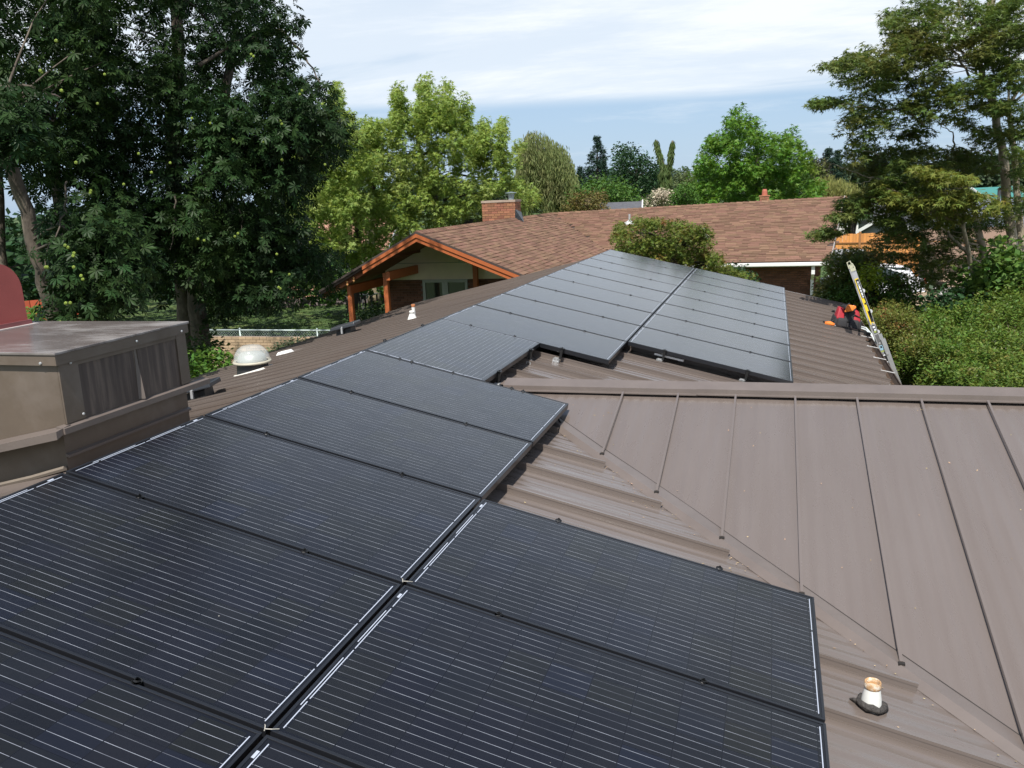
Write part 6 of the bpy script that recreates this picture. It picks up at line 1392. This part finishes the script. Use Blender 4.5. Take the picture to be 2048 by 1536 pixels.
tree('layered_maple', 'big spreading maple with dark layered branches and pale trunks at the right edge', 'tree', bj, np.concatenate([np.array(cj), abj]), .22, 32, T_star(5, 1.9, .26), .088, LJ, droop=.25, flat=.42, up=1.3,
     trunks=[([tuple(bj)] + tkj([(1979, 569, 14.2), (1966, 500, 14.1), (1953, 440, 14), (1940, 390, 14), (1925, 330, 13.9)]), .10, .03), ([tuple(bj2)] + tkj([(2034, 584, 14.4), (2028, 510, 14.4), (2018, 440, 14.4), (2012, 360, 14.3), (2004, 300, 14.2), (1990, 215, 14), (1965, 160, 13.6), (1958, 120, 13.4)]), .115, .05), ([tuple(bj3)] + tkj([(2044, 570, 14.8), (2040, 450, 14.8), (2034, 380, 14.8), (2026, 280, 14.6), (2015, 200, 14.4)]), .095, .04)],
     limbs=[(tkj([(1972, 540, 14), (1930, 500, 13.6), (1900, 470, 13.4), (1880, 455, 13.2)]), .045, .02), (tkj([(1905, 520, 13.6), (1870, 535, 13.4), (1830, 545, 13.2)]), .018, .006), (tkj([(2010, 340, 14.2), (1990, 330, 14), (1975, 300, 13.8)]), .03, .015), (tkj([(1940, 155, 13.2), (1920, 120, 13), (1895, 85, 12.8), (1885, 70, 12.8)]), .022, .01), (tkj([(1955, 150, 13.2), (1950, 120, 13.2), (1945, 90, 13)]), .02, .01), (tkj([(1965, 150, 13.2), (1975, 120, 13.1), (1965, 80, 13)]), .018, .008), (tkj([(1932, 140, 13), (1900, 120, 12.8), (1880, 135, 12.8)]), .012, .005), (tkj([(1985, 145, 13.2), (1984, 118, 13.2), (1990, 95, 13)]), .018, .01), (tkj([(2018, 130, 13), (2030, 115, 13), (2048, 100, 12.8)]), .018, .01),
            (tkj([(1850, 252, 12.6), (1820, 228, 12.5), (1800, 222, 12.4), (1740, 218, 12.2), (1700, 210, 12), (1660, 208, 11.9)]), .020, .005), (tkj([(1810, 366, 12.4), (1790, 362, 12.3), (1745, 356, 12.2), (1720, 350, 12.2), (1690, 335, 12.1), (1665, 328, 12), (1656, 336, 12)]), .012, .004), (tkj([(1745, 358, 12.2), (1725, 367, 12.2), (1712, 366, 12.2)]), .008, .004), (tkj([(1915, 330, 13.6), (1908, 300, 13.4), (1906, 265, 13.2), (1880, 250, 13)]), .026, .004), (tkj([(1760, 310, 12.4), (1720, 300, 12.2), (1700, 318, 12.2)]), .008, .003), (tkj([(1822, 390, 12.8), (1800, 380, 12.7), (1790, 374, 12.6)]), .016, .008), (tkj([(1925, 330, 13.9), (1880, 360, 13.4), (1830, 400, 13), (1760, 430, 12.4), (1700, 425, 12), (1650, 462, 11.8)]), .03, .004), (tkj([(1945, 495, 13.4), (1925, 485, 13.2), (1915, 475, 13.2), (1890, 462, 13.2)]), .008, .003), (tkj([(1960, 495, 13.5), (1942, 488, 13.4), (1930, 470, 13.4), (1905, 462, 13.3)]), .010, .004), (tkj([(1900, 566, 13.4), (1870, 567, 13.4)]), .02, .02)],
     bark=M_bark_pale, seed=82, parts=300, partm=LJ1, auto=80, twr=.013)
# yellowing lit sprays of the same kind: a second, younger maple in front
LY = leafmat('yellow_maple_leaf', (.15, .18, .040), .3, .03, .34, .5, col2=(.28, .18, .045), c2scale=3, c2lo=.58, c2hi=.7)
cj = []
for a in ((1890, 358, 50, 12, 12.0, 14), (1845, 340, 14, 10, 12, 3), (1925, 400, 45, 16, 12.0, 16), (1870, 400, 26, 12, 12, 7), (1975, 420, 12, 10, 12, 2), (1995, 415, 10, 16, 12.2, 3), (1880, 435, 20, 16, 12.2, 5), (1930, 425, 20, 14, 12.2, 4), (1740, 400, 30, 16, 12.3, 8), (1790, 400, 40, 16, 12.2, 9), (1765, 370, 24, 10, 12.3, 4), (1815, 420, 26, 14, 12.2, 5)): pad(*a, dD=.35)
by = at(1962, 640, 13.1 * DSC); by[2] = GZ
tree('yellow_leaved_maple', 'younger maple with sunlit yellow green and orange leaf sprays before the dark maple', 'tree', by, np.array(cj), .20, 34, T_star(5, 1.9, .26), .090, LY, droop=.35, flat=.45, up=1.2, trunks=[([tuple(by)] + tkj([(1958, 600, 13.1), (1940, 520, 12.9), (1925, 440, 12.5)]), .05, .03)], seed=83, auto=36, twr=.010, bark=M_bark_pale)
# --- hedge mass beyond the gutter, four neighbouring shrubs
LH = leafmat('hedge_leaf', (.098, .155, .028), .35, .028, .3, .45, col2=(.19, .18, .045), c2scale=2.2, c2lo=.52, c2hi=.66)
LH2 = leafmat('hedge_leaf_fresh', (.095, .16, .028), .35, .028, .3, .45, col2=(.17, .17, .045), c2scale=2.6, c2lo=.54, c2hi=.66)
LH3 = leafmat('hedge_leaf_red', (.130, .155, .035), .35, .03, .3, .5, col2=(.28, .11, .05), c2scale=3, c2lo=.56, c2hi=.68)
def mass(name, label, poly, n, Df, m, seed, r=.17, per=78, size=.046, tm=None):
    n = int(n * 1.0) if tm is None else n
    rr = random.Random(seed); cl_ = []
    xs_ = [p[0] for p in poly]; ys_ = [p[1] for p in poly]
    while len(cl_) < n:
        x = rr.uniform(min(xs_), max(xs_)); y = rr.uniform(min(ys_), max(ys_))
        if inpoly(poly, x, y): cl_.append(at(x, y, Df(x, y) + rr.uniform(-.35, .5) + .35 * math.sin(x * .09 + y * .05) + .25 * math.sin(y * .16 - x * .03)))
    cl_ = np.array(cl_); b_ = np.mean(cl_, 0); b_[2] = GZ
    t = tree(name, label, 'shrub', b_, cl_, r, per, tm or T_quad(.26), size, m, droop=-.1, flat=.9, seed=seed, trunks=[([tuple(b_), (b_[0], b_[1], float(np.mean(cl_[:, 2])) - .3)], .05, .03)], auto=30, twr=.010, crown_name='foliage')
    # inner woody mass so that the hedge is not hollow
    return t
DfA = lambda x, y: max(15.8 - (y - 620) / 170 * 4.3, 15.2 - (x - 1780) * .02)
mass('hedge_shrub', 'yellow green hedge shrub close behind the gutter and ladder foot', [(1755, 690), (1790, 690), (1850, 700), (1880, 790), (1870, 830), (1800, 830), (1780, 740)], 230, DfA, LH, 91)
mass('hedge_shrub', 'reddish tinged taller shrub just right of the backpack', [(1720, 650), (1738, 618), (1752, 640), (1776, 596), (1790, 632), (1815, 610), (1830, 645), (1850, 640), (1860, 710), (1790, 715), (1760, 700), (1740, 690)], 150, DfA, LH3, 92)
mass('hedge_shrub', 'fresh green hedge shrub in the middle of the right hedge', [(1850, 650), (1862, 610), (1880, 640), (1905, 590), (1925, 630), (1950, 600), (1965, 720), (1950, 830), (1870, 830), (1860, 740)], 300, DfA, LH2, 93, size=.052)
mass('hedge_shrub', 'olive green hedge shrub at the right picture edge', [(1945, 640), (1965, 590), (1985, 620), (2005, 560), (2030, 600), (2060, 540), (2100, 600), (2120, 830), (1950, 830), (1955, 720)], 380, DfA, LH, 94, size=.05)
mass('broadleaf_shrub', 'large leaved bright green shrub climbing the right maple trunks', [(1900, 610), (1935, 560), (1960, 520), (1990, 510), (2010, 470), (2048, 520), (2100, 520), (2100, 660), (2000, 660), (1945, 640)], 190, lambda x, y: 17.5, leafmat('broad_leaf', (.09, .165, .035), .3, .02, .3), 95, r=.30, per=24, size=.11, tm=T_quad(.42))
mass('broadleaf_shrub', 'dark broad leaved shrub low behind the hedge centre', [(1850, 600), (1900, 590), (1960, 600), (1960, 660), (1850, 665)], 60, lambda x, y: 16.5, LDG, 96, r=.24, per=26, size=.09, tm=T_quad(.4))
# mottled trunk of a tree behind the porch, with a sparse high crown hidden by the roof
p = atZ(748, 610, GZ); cl_ = np.array([(p[0] + random.gauss(0, 1.2), p[1] + random.gauss(0, 1.2), GZ + 4.4 + random.gauss(0, .7)) for _ in range(60)])
tree('plane_tree', 'tree with mottled pale trunk behind the orange porch post', 'tree', p, cl_, .5, 40, T_quad(), .13, LMG, trunks=[([tuple(p), (p[0], p[1], GZ + 2), (p[0] + .1, p[1], GZ + 4)], .33, .22)], bark=mat('mottled_bark', (.30, .25, .16), .9, col2=(.13, .10, .06), c2scale=5, var=.3, bump=.4), auto=10, seed=99)
